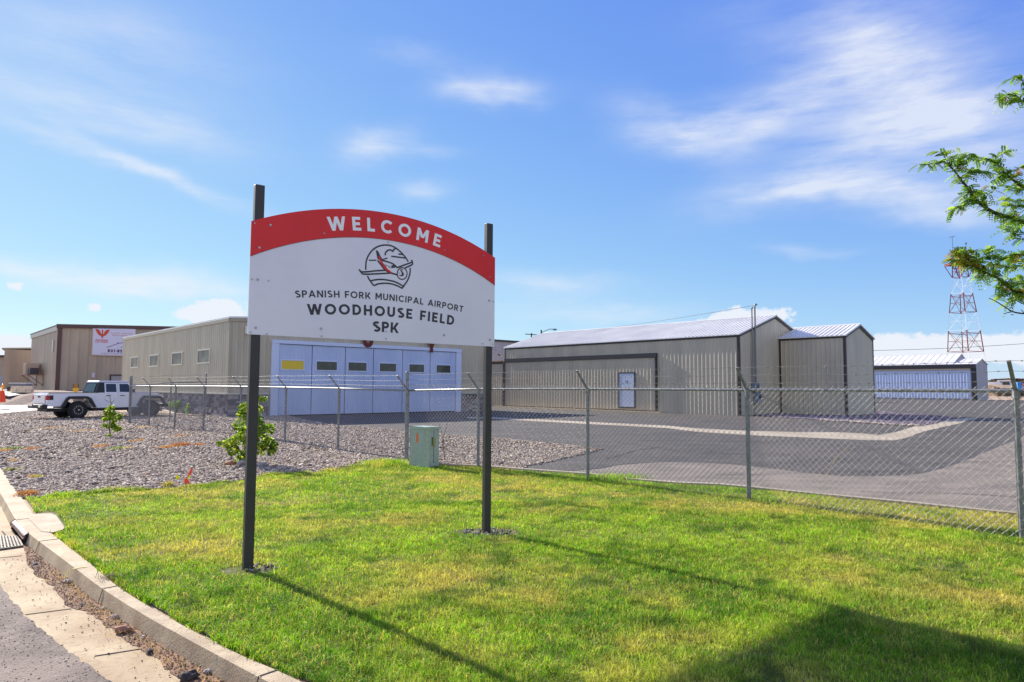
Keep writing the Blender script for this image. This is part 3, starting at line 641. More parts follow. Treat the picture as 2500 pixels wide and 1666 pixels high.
# straw along the kerb foot
P = [Vector((p.x, p.y, GB)) for p in Bs if p.y < 6.6]
fr = []
x = []; y = []
for a_, b_ in zip(P[:-1], P[1:]):
    m_ = int((b_-a_).length*170); t = rng.random(m_); nn = (b_-a_).normalized(); x.append(a_.x+(b_.x-a_.x)*t-abs(nn.y)*rng.gamma(1.5, .05, m_)); y.append(a_.y+(b_.y-a_.y)*t-abs(nn.x)*rng.gamma(1.5, .05, m_))
x = np.concatenate(x); y = np.concatenate(y); n = len(x)
o = blades('straw', x, y, rng.uniform(.01, .05, n), np.full(n, .003), np.array(srgb(206,172,116)[:3])[None]*rng.uniform(.5, 1.1, (n, 1)), z=GB+.008, lean=1.6)
tag(o, 'dry straw and clippings lying along the foot of the kerb', 'straw', kind='stuff')
# broken concrete rubble collar at each sign post
for P_, rx, ry, lb in ((PL+Vector((.1,.1,0)), .22, .13, 'broken grey concrete crumbs round the left sign post'), (PR+Vector((0,.03,0)), .30, .17, 'broken grey concrete crumbs round the right sign post')):
    poly = [(P_.x+rx*cos(a_), P_.y+ry*sin(a_)) for a_ in np.linspace(0, 2*pi, 20)[:-1]]
    o = stones('concrete_rubble', poly, 900, .014, (1, 20), icos(), [srgb(*c)[:3] for c in [(170,160,146),(140,128,112),(110,98,86),(190,182,170)]], .004, flat=.8); tag(o, lb, 'rubble', kind='stuff')

# ------------------------------------------------------------------ stroke lettering
def arc(cx, cy, rx, ry, a0, a1, n=14): return [(cx+rx*cos(R_(a0+(a1-a0)*k/n)), cy+ry*sin(R_(a0+(a1-a0)*k/n))) for k in range(n+1)]
def glyph(ch, T):
    h = T/2; L = lambda *p, c=False: ('L', list(p), c); D = lambda *p: ('D', p)
    v = lambda x: L((x, 0), (x, 1))
    if ch == 'A': return .88, [D(.085, 0, .44, 1), D(.795, 0, .44, 1), L((.22, .3), (.66, .3))]
    if ch == 'B': return .66, [v(h), L((h, 1-h), (.36, 1-h), *arc(.36, .76, .2, .24-h, 80, -80, 8), (h, .52)), L((h, h), *arc(.38, .28, .22, .28-h, -90, 80, 8))]
    if ch == 'C': return .84, [L(*arc(.48, .5, .48-h, .5-h, 42, 318, 22))]
    if ch == 'D': return .80, [v(h), L((h, 1-h), (.34, 1-h), *arc(.34, .5, .44-h, .5-h, 80, -80, 12), (.34, h), (h, h))]
    if ch == 'E': return .60, [v(h), L((h, 1-h), (.58, 1-h)), L((h, .5), (.53, .5)), L((h, h), (.6, h))]
    if ch == 'F': return .58, [v(h), L((h, 1-h), (.58, 1-h)), L((h, .47), (.53, .47))]
    if ch == 'G': return .86, [L(*arc(.48, .5, .48-h, .5-h, 42, 350, 22)), L((.5, .46), (.86, .46))]
    if ch == 'H': return .76, [v(h), v(.76-h), L((h, .5), (.76-h, .5))]
    if ch == 'I': return T, [v(h)]
    if ch == 'K': return .74, [v(h), D(.24, .30, .64, 1), D(.36, .5, .66, 0)]
    if ch == 'L': return .54, [v(h), L((h, h), (.54, h))]
    if ch == 'M': return .92, [v(h), v(.92-h), D(.11, 1, .46, .28), D(.81, 1, .46, .28)]
    if ch == 'N': return .80, [v(h), v(.8-h), D(.10, 1, .70, 0)]
    if ch == 'O': return .98, [L(*arc(.49, .5, .49-h, .5-h, 0, 360, 30)[:-1], c=True)]
    if ch == 'P': return .66, [v(h), L((h, 1-h), (.38, 1-h), *arc(.38, .68, .28-h, .32-h, 80, -80, 10), (.38, .36+h), (h, .36+h))]
    if ch == 'R': return .70, [v(h), L((h, 1-h), (.38, 1-h), *arc(.38, .68, .28-h, .32-h, 80, -80, 10), (.38, .36+h), (h, .36+h)), D(.38, .4, .60, 0)]
    if ch == 'S': return .66, [L(*arc(.33, .735, .29-h*.6, .265-h, 35, 262, 14), *arc(.34, .275, .31-h*.6, .275-h, 82, -145, 14))]
    if ch == 'T': return .66, [v(.33), L((0, 1-h), (.66, 1-h))]
    if ch == 'U': return .74, [L((h, 1), (h, .38), *arc(.37, .38, .37-h, .38-h, 190, 350, 12), (.74-h, .38), (.74-h, 1))]
    if ch == 'V': return .84, [D(.085, 1, .42, 0), D(.755, 1, .42, 0)]
    if ch == 'W': return 1.22, [D(.09, 1, .35, 0), D(.35, 0, .61, 1), D(.61, 1, .87, 0), D(.87, 0, 1.13, 1)]
    if ch == 'X': return .8, [D(.1, 1, .7, 0), D(.1, 0, .7, 1)]
    if ch == 'Y': return .78, [L((.39, 0), (.39, .45)), D(.09, 1, .39, .4), D(.69, 1, .39, .4)]
    if ch == '0': return .72, [L(*arc(.36, .5, .36-h, .5-h, 0, 360, 24)[:-1], c=True)]
    if ch == '1': return .36, [L((.24, 0), (.24, 1)), L((0, 1-h), (.24, 1-h))]
    if ch == '3': return .62, [L(*arc(.29, .745, .27-h*.5, .255-h, 150, -80, 10)), L(*arc(.29, .29, .32-h, .29-h, 85, -145, 12))]
    if ch == '5': return .62, [L((.58, 1-h), (.12, 1-h), (.1, .55)), L((.1, .56), *arc(.28, .32, .33-h, .32-h, 95, -145, 12))]
    if ch == '8': return .66, [L(*arc(.33, .75, .27-h*.5, .25-h*.7, 0, 360, 18)[:-1], c=True), L(*arc(.33, .27, .33-h, .27-h*.7, 0, 360, 18)[:-1], c=True)]
    if ch == '.': return T, [L((h, 0), (h, T))]
    if ch == '*': return .3, [L((.06, .5), (.06+T*1.2, .5))]
    return .34, []
def strip2d(pts, wd, closed=False):
    n = len(pts); Ls, Rs = [], []
    for i in range(n):
        p = Vector(pts[i]); a = Vector(pts[i-1]) if (i or closed) else None; b = Vector(pts[(i+1) % n]) if (i < n-1 or closed) else None
        d1 = (p-a).normalized() if a is not None else None; d2 = (b-p).normalized() if b is not None else None
        if d1 is None: d1 = d2
        if d2 is None: d2 = d1
        n1 = Vector((-d1.y, d1.x)); n2 = Vector((-d2.y, d2.x)); m = n1+n2
        if m.length < .2: m = n1
        m.normalize(); k = wd/2/max(m.dot(n1), .45); Ls.append(p+m*k); Rs.append(p-m*k)
    qs = [(Ls[i], Rs[i], Rs[(i+1) % n], Ls[(i+1) % n]) for i in range(n if closed else n-1)]
    return qs
class Ink:
    """thin raised shapes on a plane: P(u,v,d) -> point, d metres proud of the plane"""
    def __init__(s, P): s.P = P; s.mb = MB(); s.k = 0
    def lift(s): s.k += 1; return .0012+.00012*(s.k % 9)
    def ribbon(s, pts, wd, closed=False):
        d = s.lift()
        for q in strip2d(pts, wd, closed): s.mb.add([s.P(p[0], p[1], d) for p in q], [(0, 1, 2, 3)])
    def poly(s, pts):
        d = s.lift(); tri = tessellate_polygon([[Vector((p[0], p[1], 0)) for p in pts]]); s.mb.add([s.P(p[0], p[1], d) for p in pts], [tuple(t) for t in tri])
    def text(s, txt, x, y, cap, T=.17, gap=.16, width=None, xf=None, wsq=1.0):
        ws_ = [glyph(c, T)[0]*wsq for c in txt]; tot = sum(ws_)+gap*(len(txt)-1)
        if width is not None: gap = (width/cap-sum(ws_))/(len(txt)-1) if len(txt) > 1 else 0; tot = width/cap
        cx = -tot/2
        for c, w_ in zip(txt, ws_):
            mid = cx+w_/2
            def loc(u, v, mid=mid, w_=w_):
                if xf: return xf(u*wsq-w_/2, v, mid)
                return (x+(u*wsq-w_/2+mid)*cap, y+v*cap)
            for g in glyph(c, T)[1]:
                if g[0] == 'L':
                    d = s.lift()
                    for q in strip2d(g[1], T, g[2]): s.mb.add([s.P(*loc(p[0], p[1]), d) for p in q], [(0, 1, 2, 3)])
                else:
                    xa, ya, xb, yb = g[1]; hw = T*hypot(xb-xa, yb-ya)/abs(yb-ya)/2; d = s.lift()
                    s.mb.add([s.P(*loc(u, v), d) for u, v in ((xa-hw, ya), (xa+hw, ya), (xb+hw, yb), (xb-hw, yb))], [(0, 1, 2, 3)])
            cx += w_+gap

# ------------------------------------------------------------------ the welcome sign
sdir = (PR-PL).normalized(); snrm = Vector((sdir.y, -sdir.x, 0))          # towards the camera
sd2 = (sdir.x, sdir.y)
PLANE0 = PL+snrm*.012
S2 = lambda X, Y: WS(580+.28061*X, 420+.28061*Y, PLANE0, sd2)
sign = empty('welcome_sign', PL, atan2(sdir.y, sdir.x), 'large airport welcome sign on two black posts with red arched top', 'sign')
def SP(s, z, d=0): return PLANE0+sdir*s+Vector((0,0,z))+snrm*d
bl, br = S2(85,1425), S2(2236,1511)
s_l, s_r = bl[0], br[0]; zb = (bl[1]+br[1])/2
tl_, tr_ = S2(120,440), S2(2237,742); zt = (tl_[1]+tr_[1])/2
s_l = (s_l+S2(120,440)[0]+S2(110,742)[0])/3; s_r = (s_r+S2(2237,742)[0])/2; sm = (s_l+s_r)/2; hw_ = (s_r-s_l)/2
pk = max(S2(X, Y)[1] for X, Y in [(870,325),(1050,330),(1250,352),(1430,382)])
wl_, wr_ = S2(110,742), S2(2237,982); zw = (wl_[1]+wr_[1])/2; pw = max(S2(X, Y)[1] for X, Y in [(900,563),(1100,572),(1300,592),(1500,630)])
def archz(s, z0, zp):
    sg = zp-z0; Rr = (hw_**2+sg**2)/(2*sg); return zp-Rr+sqrt(max(Rr*Rr-(s-sm)**2, 0)), Rr
NA = 40; ss = [s_l+(s_r-s_l)*k/NA for k in range(NA+1)]
wp = [(s_l, zb), (s_r, zb)]+[(s, archz(s, zt, pk)[0]) for s in ss[::-1]]
b = MB(); b.prism(wp, lambda u, v: SP(u, v, -.012), lambda u, v: SP(u, v, 0)); b.build('panel', SIGNW, sign, world=True)
b = MB(); rp = [(s, archz(s, zw, pw)[0]) for s in ss]+[(s, archz(s, zt, pk)[0]+.001) for s in ss[::-1]]
b.prism(rp, lambda u, v: SP(u, v, .0005), lambda u, v: SP(u, v, .0035)); b.build('red_band', SIGNR, sign, world=True)
dk = MB()
for i in range(NA): dk.bar(SP(ss[i], archz(ss[i], zw, pw)[0], .003), SP(ss[i+1], archz(ss[i+1], zw, pw)[0], .003), .004, .003)
dk.build('band_edge', mat('edge_plum', srgb(92,40,70), .5), sign, world=True)
postw, postd = .086, .058
for P0, topx, topy in ((PL, 200, 112), (PR, 2204, 450)):
    pz = WS(580+.28061*topx, 420+.28061*topy, P0, sd2)[1]; b = MB(); c = P0.copy()
    q = [c-sdir*postw/2, c+sdir*postw/2, c+sdir*postw/2-snrm*postd, c-sdir*postw/2-snrm*postd]
    b.hexa([p+Vector((0,0,-.05)) for p in q]+[p+Vector((0,0,pz)) for p in q]); b.build('post', BLACKP, sign, world=True, bevel=.004)
for X, Y in [(285,464),(188,660),(147,448),(752,535),(1309,612),(1800,680),(2137,730),(2192,915),(174,937),(268,948),(125,935),(157,1356),(253,1410),(113,1396),(724,1364),(729,1430),(1290,1390),(1290,1452),(1795,1420),(2193,1462),(2187,1120),(2222,1128),(2130,1495),(2219,1500)]:
    s_, z_ = S2(X, Y); b = MB(); r_ = .011 if (X, Y) in [(285,464),(174,937),(157,1356),(724,1364),(188,660),(1795,1420),(2187,1120),(2193,1462)] else .007
    b.cyl(SP(s_, z_, .006), snrm, r_, .006, 12); b.build('screw', SCREW, sign, world=True)
# WELCOME follows the arch
ink = Ink(lambda u, v, d: SP(u, v, d+.003))
Rw = archz(sm, zw, pw)[1]; cap = (S2(1050,392)[1]-S2(1050,510)[1]); base = Rw+(S2(1048,512)[1]-archz(S2(1048,512)[0], zw, pw)[0])*1.0
a0 = S2(860,515); a1 = S2(1725,650); cz = pw-Rw
phi = lambda p: atan2(p[0]-sm, p[1]-cz); span = phi(a1)-phi(a0); aw = (phi(S2(770,398))+phi(S2(1780,560)))/2; totw = (phi(S2(1775,640))-phi(S2(800,470)))*base
def wx(u, v, mid):
    a_ = (mid+0.0)*cap/base+aw; r_ = base+v*cap; c_ = u*cap
    return (sm+r_*sin(a_)+c_*cos(a_), cz+r_*cos(a_)-c_*sin(a_))
ink.text('WELCOME', 0, 0, cap, T=.21, width=totw, xf=wx, wsq=1.12)
ink.mb.build('welcome_lettering', SIGNL, sign, world=True)
ink = Ink(lambda u, v, d: SP(u, v, d))
def line(txt, pts, capz, T):
    (xa, za), (xm, zm), (xb, zb2) = [S2(*p) for p in pts]; zm2 = zm-(za+(zb2-za)*(xm-xa)/(xb-xa)); h = (xb-xa)/2; sg = zm2*h*h/((xm-xa)*(xb-xm)); mx_, mz_ = (xa+xb)/2, (za+zb2)/2
    Rr = (h*h+sg*sg)/(2*sg); tl0 = atan2(zb2-za, xb-xa)*.5
    def xf(u, v, mid):
        a_ = mid*capz/Rr+tl0; r_ = Rr+v*capz; c_ = u*capz
        return (mx_+r_*sin(a_-tl0)+c_*cos(a_-tl0), mz_+sg-Rr+r_*cos(a_-tl0)-c_*sin(a_-tl0))
    ink.text(txt, 0, 0, capz, T=T, width=2*h*1.005, xf=xf, wsq=1.14)
line('SPANISH FORK MUNICIPAL AIRPORT', [(505,1104),(1210,1112),(1958,1213)], S2(860,1040)[1]-S2(860,1100)[1], .19)
line('WOODHOUSE FIELD', [(612,1255),(1200,1254),(1880,1328)], S2(1130,1163)[1]-S2(1130,1253)[1], .215)
line('SPK', [(1178,1393),(1285,1395),(1397,1402)], S2(1270,1304)[1]-S2(1270,1395)[1], .215)
ink.mb.build('lettering', SIGNK, sign, world=True)
# emblem: aeroplane over a road inside a broken ring
Z2 = lambda X, Y: WS(860+.089286*X, 580+.089286*Y, PLANE0, sd2)
ink = Ink(lambda u, v, d: SP(u, v, d)); lw_ = .0165
def st(pts, k=1.0, sm_=True, closed=False):
    p = [Z2(*q) for q in pts]
    if sm_ and len(p) > 2: p = [(q.x, q.y) for q in catmull([Vector((a_, b_, 0)) for a_, b_ in p], 5)]
    ink.ribbon(p, lw_*k, closed)
st([(370,890),(368,780),(385,640),(440,500),(540,360),(680,260),(830,215),(930,210),(1050,225),(1180,285),(1300,380),(1400,480),(1470,570),(1530,665)])
st([(1580,830),(1580,950),(1550,1080),(1490,1210),(1400,1330)]); st([(1430,1300),(1360,1395)], sm_=False)
st([(415,1050),(450,1130),(510,1220),(590,1320)])
st([(590,1325),(700,1275),(880,1255),(1060,1270),(1220,1320),(1365,1395)]); st([(490,1190),(640,1160),(780,1150),(940,1165),(1150,1210),(1300,1280),(1400,1345)])
st([(900,490),(905,430),(950,370),(1010,345),(1060,350),(1105,390)]); st([(1105,395),(1130,340),(1190,300)])
st([(1260,455),(1400,470)], .95, False); st([(1065,517),(1460,565)], .95, False)
st([(450,622),(520,628),(660,622)], .8); st([(820,610),(880,590),(960,566)], .8)
st([(840,635),(940,660),(1080,710),(1160,760),(1230,830)]); st([(690,630),(780,740),(870,860),(960,930),(1080,980),(1220,1020)], 1.1)
st([(185,875),(230,930),(290,945),(420,940),(650,915),(900,900)]); st([(200,900),(250,965),(320,1005),(600,1000),(1080,975)], 1.0)
st([(1210,830),(1330,790),(1560,705),(1630,680),(1640,650),(1605,625)]); st([(1440,835),(1560,785),(1640,740),(1650,690)])
ink.ribbon([Z2(1363+135*cos(t), 990+160*sin(t)) for t in np.linspace(0, 2*pi, 30)[:-1]], lw_*.75, True)
ink.poly([Z2(*p) for p in [(1060,775),(1130,750),(1200,800),(1180,825),(1070,845)]])
ink.poly([Z2(*p) for p in [(1005,770),(1055,850),(1010,820)]])
for X in (900, 940, 980): ink.poly([Z2(*p) for p in [(X-12,730+(X-900)*.45),(X+10,745+(X-900)*.45),(X+14,795+(X-900)*.25),(X+2,790+(X-900)*.25)]])
ink.poly([Z2(*p) for p in [(636,345),(705,372),(760,490),(830,610),(850,660),(770,640),(690,590),(665,470)]])
ink.poly([Z2(*p) for p in [(1300,880),(1395,865),(1370,895),(1350,905),(1390,960),(1415,1015),(1385,1060),(1320,1065),(1265,1025),(1350,1030),(1345,970),(1325,925)]])
ink.poly([Z2(*p) for p in [(1262,965),(1295,965),(1295,985),(1262,985)]])
ink.mb.build('emblem', SIGNK, sign, world=True)
ink = Ink(lambda u, v, d: SP(u, v, d+.0013))
ink.poly([Z2(*p) for p in [(720,500),(760,520),(800,640),(870,740),(960,860),(1090,960),(1080,985),(1010,955),(930,915),(860,840),(780,700),(720,580)]])
ink.mb.build('emblem_stripe', SIGNR, sign, world=True)

# ------------------------------------------------------------------ ribbed metal buildings
def ribs(mb, P, L, top, pitch=.28, holes=(), z0=0.0, w0=.12, w1=.035, d=.021, s0=.12):
    """P(s,z,d)->point on a wall; top(s) roof height"""
    s = s0
    while s < L-.08:
        segs = [(z0, top(s)-.02)]
        for (a, b_, c, e) in holes:
            if a-.04 < s < b_+.04:
                ns = []
                for (u, v) in segs:
                    if e <= u or c >= v: ns.append((u, v)); continue
                    if c > u+.02: ns.append((u, c))
                    if e < v-.02: ns.append((e, v))
                segs = ns
        for (u, v) in segs:
            p = lambda ds, zz, dd: P(s+ds, zz, dd); w2 = w1/2 if d > .04 else .012; e2 = w0/2 if d > .04 else .035
            mb.add([p(-w0*.7,u,0), p(-w2,u,d), p(w2,u,d), p(e2,u,0), p(-w0*.7,v,0), p(-w2,v,d), p(w2,v,d), p(e2,v,0)], [(0,1,5,4),(1,2,6,5),(2,3,7,6),(4,5,6,7),(3,2,1,0)])
        s += pitch
def shed(root, L, D, h, rise, yr, wm, rm, tm, x0=0, y0=0, pitch=.28, fh=(), rh=(), oh=.12, z0=0.0, ribz=0.0, names=('wall','roof','trim'), skip=()):
    """local frame: front wall y=y0 facing -y, right end x=x0+L, ridge along x at y0+yr"""
    def top(y): return h+rise*(y/yr if y < yr else (D-y)/(D-yr))
    b = MB(); x1, y1 = x0+L, y0+D
    b.box(x0, x1, y0, y1, z0-.1, h)
    b.prism([(0, h), (D, h), (yr, h+rise)], lambda u, v: Vector((x0, y0+u, v)), lambda u, v: Vector((x1, y0+u, v)))
    ribs(b, lambda s, z, d: Vector((x0+s, y0-d, z)), L, lambda s: h, pitch, fh, ribz)
    ribs(b, lambda s, z, d: Vector((x1+d, y0+s, z)), D, top, pitch, rh, ribz)
    ribs(b, lambda s, z, d: Vector((x0-d, y0+s, z)), D, top, pitch, (), ribz)
    b.build(names[0], wm, root)
    r = MB(); t = .05
    for (ya, yb) in ((-oh, yr), (D+oh, yr)):
        za, zb_ = h-rise*oh/yr if ya < yr else h-rise*oh/(D-yr), h+rise
        A, B_ = Vector((x0-oh, y0+ya, za+.03)), Vector((x1+oh, y0+ya, za+.03)); C_, D_ = Vector((x1+oh, y0+yb, zb_+.03)), Vector((x0-oh, y0+yb, zb_+.03)); u = Vector((0,0,t))
        if ya < yb: r.hexa([A, B_, C_, D_, A+u, B_+u, C_+u, D_+u])
        else: r.hexa([B_, A, D_, C_, B_+u, A+u, D_+u, C_+u])
        n = int((L+2*oh)/pitch)
        for k in range(n+1):
            xx = x0-oh+.05+k*(L+2*oh-.1)/n; a_ = Vector((xx, y0+ya, za+.03+t+.012)); c_ = Vector((xx, y0+yb, zb_+.03+t+.012)); r.bar(a_, c_, .06, .045)
    r.tube([Vector((x0-oh, y0+yr, h+rise+.07)), Vector((x1+oh, y0+yr, h+rise+.07))], .07, 6)
    r.build(names[1], rm, root)
    if tm:
        q = MB()
        for (xx, yy) in ((x0, y0), (x1, y0), (x1, y1), (x0, y1)):
            if (xx, yy) in skip: continue
            q.box(xx-.11 if xx == x1 else xx-.035, xx+.035 if xx == x1 else xx+.11, yy-.035 if yy == y0 else yy-.11, yy+.11 if yy == y0 else yy+.035, z0, h-.01)
        q.box(x0-.02, x1+.02, y0-.05, y0-.002, h-.12, h)                       # eave
        for xx in (x0-.04, x1+.04):
            for (ya, yb) in ((0, yr), (D, yr)): q.bar((xx, y0+ya, h-.05), (xx, y0+yb, h+rise-.05), .05, .14)
        q.build(names[2], tm, root)
def wpx(px, py, P0, d): return WS(px, py, P0, d)

# main hangar on the right, built square to the apron
hA = atan2(-.742, .670); hd = (cos(hA), sin(hA)); hn = (-hd[1], hd[0])
H0 = Vector((-.56, 56.73, 0)); HL = 21.2; HDp = 9.1; Hh = 4.85; Hr = 1.43
h1 = empty('metal_hangar', H0, hA, 'long khaki ribbed metal hangar with pale roof and a blue-white side door behind the fence', 'hangar')
dl_, dz_ = wpx(1601, 862, H0, hd); dz_ = 3.95
ed0 = wpx(1515, 950, H0, hd)[0]; ed1 = wpx(1551, 950, H0, hd)[0]; edz = 2.62
fh = [(-.5, dl_+.12, 0, dz_+.02)]
shed(h1, HL, HDp, Hh, Hr, HDp/2, SIDING_G, ROOF, TRIM, fh=fh, pitch=.29)
b = MB(); b.box(.10, dl_, -.07, -.004, .12, dz_-.30)
ribs(b, lambda s, z, d: Vector((s, -.07-d, z)), dl_-.1, lambda s: dz_-.32, .29, [(ed0-.08, ed1+.08, 0, edz+.08)], .14, s0=.3)
hangar_door = b.build('hangar_door', SIDING_G, h1)
b = MB(); b.box(.06, dl_+.14, -.16, -.003, dz_-.28, dz_); b.box(dl_+.01, dl_+.13, -.14, -.004, 0, dz_-.285); b.box(-.02, .09, -.12, -.04, 0, dz_-.285); b.box(.1, dl_, -.10, -.005, .03, .115); b.build('door_header', TRIMD, h1)
b = MB(); b.box(ed0, ed1, -.13, -.075, .32, edz); ed = b.build('side_door', mat('side_door_paint', srgb(196,206,226), .35), h1)
b = MB()
for a_ in ((ed0-.07, ed0-.003), (ed1+.003, ed1+.07)): b.box(a_[0], a_[1], -.145, -.072, .24, edz+.07)
b.box(ed0-.003, ed1+.003, -.145, -.072, edz+.003, edz+.07); b.box(ed0-.003, ed1+.003, -.145, -.072, .24, .317)
b.build('door_frame', TRIMD, ed)
ink = Ink(lambda u, v, d: Vector((u, -.131-d, v))); ink.text('13', (ed0+ed1)/2, 1.93, .2, T=.2); ink.mb.build('door_number', SIGNK, ed)
b = MB(); b.box(-1, dl_+.6, -.45, -.17, -.05, .06); b.build('door_sill', mat('sill_concrete', srgb(216,196,160), .9, c2=srgb(190,166,134), nscale=3), h1)
# end bay on the right
t5 = 5.02; A0 = Vector((HL+.0, t5, 0)); AL = 4.15
shed(h1, AL, 4.3, 4.85, .75, 2.13, SIDING_G, ROOF, TRIM, x0=HL+.03, y0=t5, pitch=.29, names=('end_bay_wall','end_bay_roof','end_bay_trim'), rh=())
# low bay on the left
b = MB(); b.box(-5.0, -.06, .3, 5, -.05, 3.75)
ribs(b, lambda s, z, d: Vector((-5+s, .3-d, z)), 4.9, lambda s: 3.7, .29)
b.build('left_bay_wall', SIDING, h1)
b = MB(); b.box(-5.1, -.06, .18, 5, 3.77, 3.86); 
for k in range(16): b.bar((-5+k*.3, .15, 3.88), (-5+k*.3, 5, 3.88), .12, .06)
b.build('left_bay_roof', mat('roof_tan', srgb(196,176,156), .6, c2=srgb(160,140,124), nscale=4), h1)
b = MB(); b.box(-.55, -.22, .22, .29, 0, 3.62); b.box(-5, -.6, .22, .29, 3.6, 3.72); b.build('left_bay_trim', TRIM, h1)
# electricity mast and meter on the gable
ms_, _ = WS(1834, 860, H0+Vector((hd[0], hd[1], 0))*HL, hn)
mast = empty('electric_service_mast', H0+Vector((hd[0], hd[1], 0))*(HL+.07)+Vector((hn[0], hn[1], 0))*ms_, hA, 'grey electric meter boxes with two tall conduit masts on the hangar gable', 'electric meter')
b = MB(); b.tube([(.05,-.06,1.9),(.05,-.06,6.55)], .045, 8); b.tube([(.05,-.06,6.5),(.08,-.10,6.62),(.16,-.16,6.58)], .05, 8); b.build('conduit', GALVD, mast)
b = MB(); b.tube([(.05,.30,1.9),(.05,.30,6.75)], .055, 8); b.tube([(.05,.30,6.7),(.08,.36,6.85),(.16,.42,6.8)], .06, 8); b.build('conduit', GALVD, mast)
b = MB(); b.box(0, .22, -.12, .42, 1.45, 1.98); b.build('meter_box', mat('meter_grey', srgb(120,138,160), .45, metal=.3), mast, bevel=.01)
b = MB(); b.box(0, .26, .1, .52, .8, 1.42); b.build('meter_box', MATS['meter_grey'], mast, bevel=.01)
b = MB(); b.cyl((.25,.12,1.72), (1,0,0), .1, .08, 20); b.build('meter_dial', GLASSC, mast)
b = MB(); b.cyl((.28,.38,1.15), (1,0,0), .11, .08, 20); b.build('meter_dial', GLASSC, mast)
b = MB(); b.tube([(.05,.2,0),(.05,.2,.85)], .03, 8); b.build('conduit', GALVD, mast)

# building on the left with the white folding doors
bA = atan2(-.738, .675); bd = (cos(bA), sin(bA)); bn = (-bd[1], bd[0])
C0 = Vector((-14.6, 35.2, 0)); BL = 21.4; B0 = C0-Vector((bd[0], bd[1], 0))*BL; BD = 17.7; Bh = 5.1
b1 = empty('tan_metal_building', B0, bA, 'khaki metal building with stone base, four small windows and white folding hangar doors', 'building')
wins = []
for (xa, xb, ya, yb) in [(1180,1246,490,580),(1350,1428,468,564),(1549,1641,446,551),(1780,1888,422,538)]:
    p0 = WS(xa*.272, 740+yb*.272, B0, bd); p1 = WS(xb*.272, 740+ya*.272, B0, bd); wins.append((p0[0], p1[0], p0[1], p1[1]))
zt_, zb_ = sum(w_[3] for w_ in wins)/4, sum(w_[2] for w_ in wins)/4
wins = [(a_, b_, zb_, zt_) for a_, b_, _, _ in wins]
d0x = WS(664, 950, C0, bn)[0]; d1x = WS(1119, 950, C0, bn)[0]; DH = 3.92; SB = 1.22
shed(b1, BL, BD, Bh, .55, 8.85, SIDING, ROOF, None, pitch=.30, fh=wins, rh=[(d0x-.1, d1x+.1, 0, DH+.02)], z0=0, ribz=SB+.03, oh=.06)
q = MB(); q.box(BL-.12, BL+.03, -.03, .12, SB, Bh-.01); q.box(-.03, .10, -.03, .10, SB, Bh); q.box(0, BL, -.07, -.004, Bh-.14, Bh+.02)
for (ya, yb) in ((0, 8.85), (17.7, 8.85)): q.bar((BL+.04, ya, Bh-.06), (BL+.04, yb, Bh+.49), .06, .16)
q.build('trim', mat('trim_khaki', srgb(170,160,140), .45), b1)
q = MB(); q.box(-.1, BL+.11, -.16, -.003, SB-.04, SB+.03); q.box(BL+.003, BL+.16, -.02, d0x-.2, SB-.04, SB+.03); q.box(BL+.003, BL+.16, d1x+.2, BD, SB-.04, SB+.03); q.build('stone_cap', TRIML, b1)
# stone veneer blocks
q = MB(); rr = random.Random(5)
def stonewall(P, s0, s1):
    z = 0
    while z < SB-.06:
        hgt = min(rr.choice((.09,.13,.18)), SB-.05-z); s = s0
        while s < s1:
            wl = min(rr.uniform(.18,.55), s1-s); d = rr.uniform(.06,.10); c = rr.choice([(150,146,150),(118,112,116),(176,168,166),(96,92,98),(140,128,124),(160,154,160)])
            a_, e_, f_, g_ = s+.006, s+wl-.006, z+.006, z+hgt-.006
            q.hexa([P(a_,f_,0), P(e_,f_,0), P(e_,f_,d), P(a_,f_,d), P(a_,g_,0), P(e_,g_,0), P(e_,g_,d), P(a_,g_,d)], srgb(*c)); s += wl
        z += hgt
stonewall(lambda s, z, d: Vector((s, -d, z)), -.05, BL+.08); q.build('stone_base', STONE, b1); q = MB()
stonewall(lambda s, z, d: Vector((BL+d, s, z)), 0, d0x-.2); q.build('stone_base', STONE, b1); q = MB(); stonewall(lambda s, z, d: Vector((BL+d, s, z)), d1x+.2, BD)
q.build('stone_base', STONE, b1)
for (a_, b_, c_, d_) in wins:
    f = MB(); t = .07
    f.box(a_-t, b_+t, -.06, -.002, d_, d_+t); f.box(a_-t, b_+t, -.06, -.002, c_-t, c_); f.box(a_-t, a_, -.06, -.002, c_, d_); f.box(b_, b_+t, -.06, -.002, c_, d_)
    fo = f.build('window', TRIML, b1); g = MB(); g.box(a_+.002, b_-.002, -.03, -.004, c_+.002, d_-.002); g.build('pane', mat('window_grey', srgb(92,90,82), .45, c2=srgb(136,130,114), nscale=1.6), fo)
X1 = BL; edges = [WS(580+.28061*X, 950, C0, bn)[0] for X in (345, 635, 925, 1170, 1425, 1665, 1888)]; eL, eR = edges[0]-.01, edges[6]+.01
f = MB()
f.box(X1+.019, X1+.16, d0x-.12, eL, 0, DH); f.box(X1+.019, X1+.16, eR, d1x+.12, 0, DH); f.box(X1+.003, X1+.18, d0x-.12, d1x+.12, DH+.002, DH+.2)
f.build('door_surround', DOORFR, b1)
wpxs = [(375,566),(680,855),(955,1113),(1228,1370),(1485,1613),(1722,1842)]
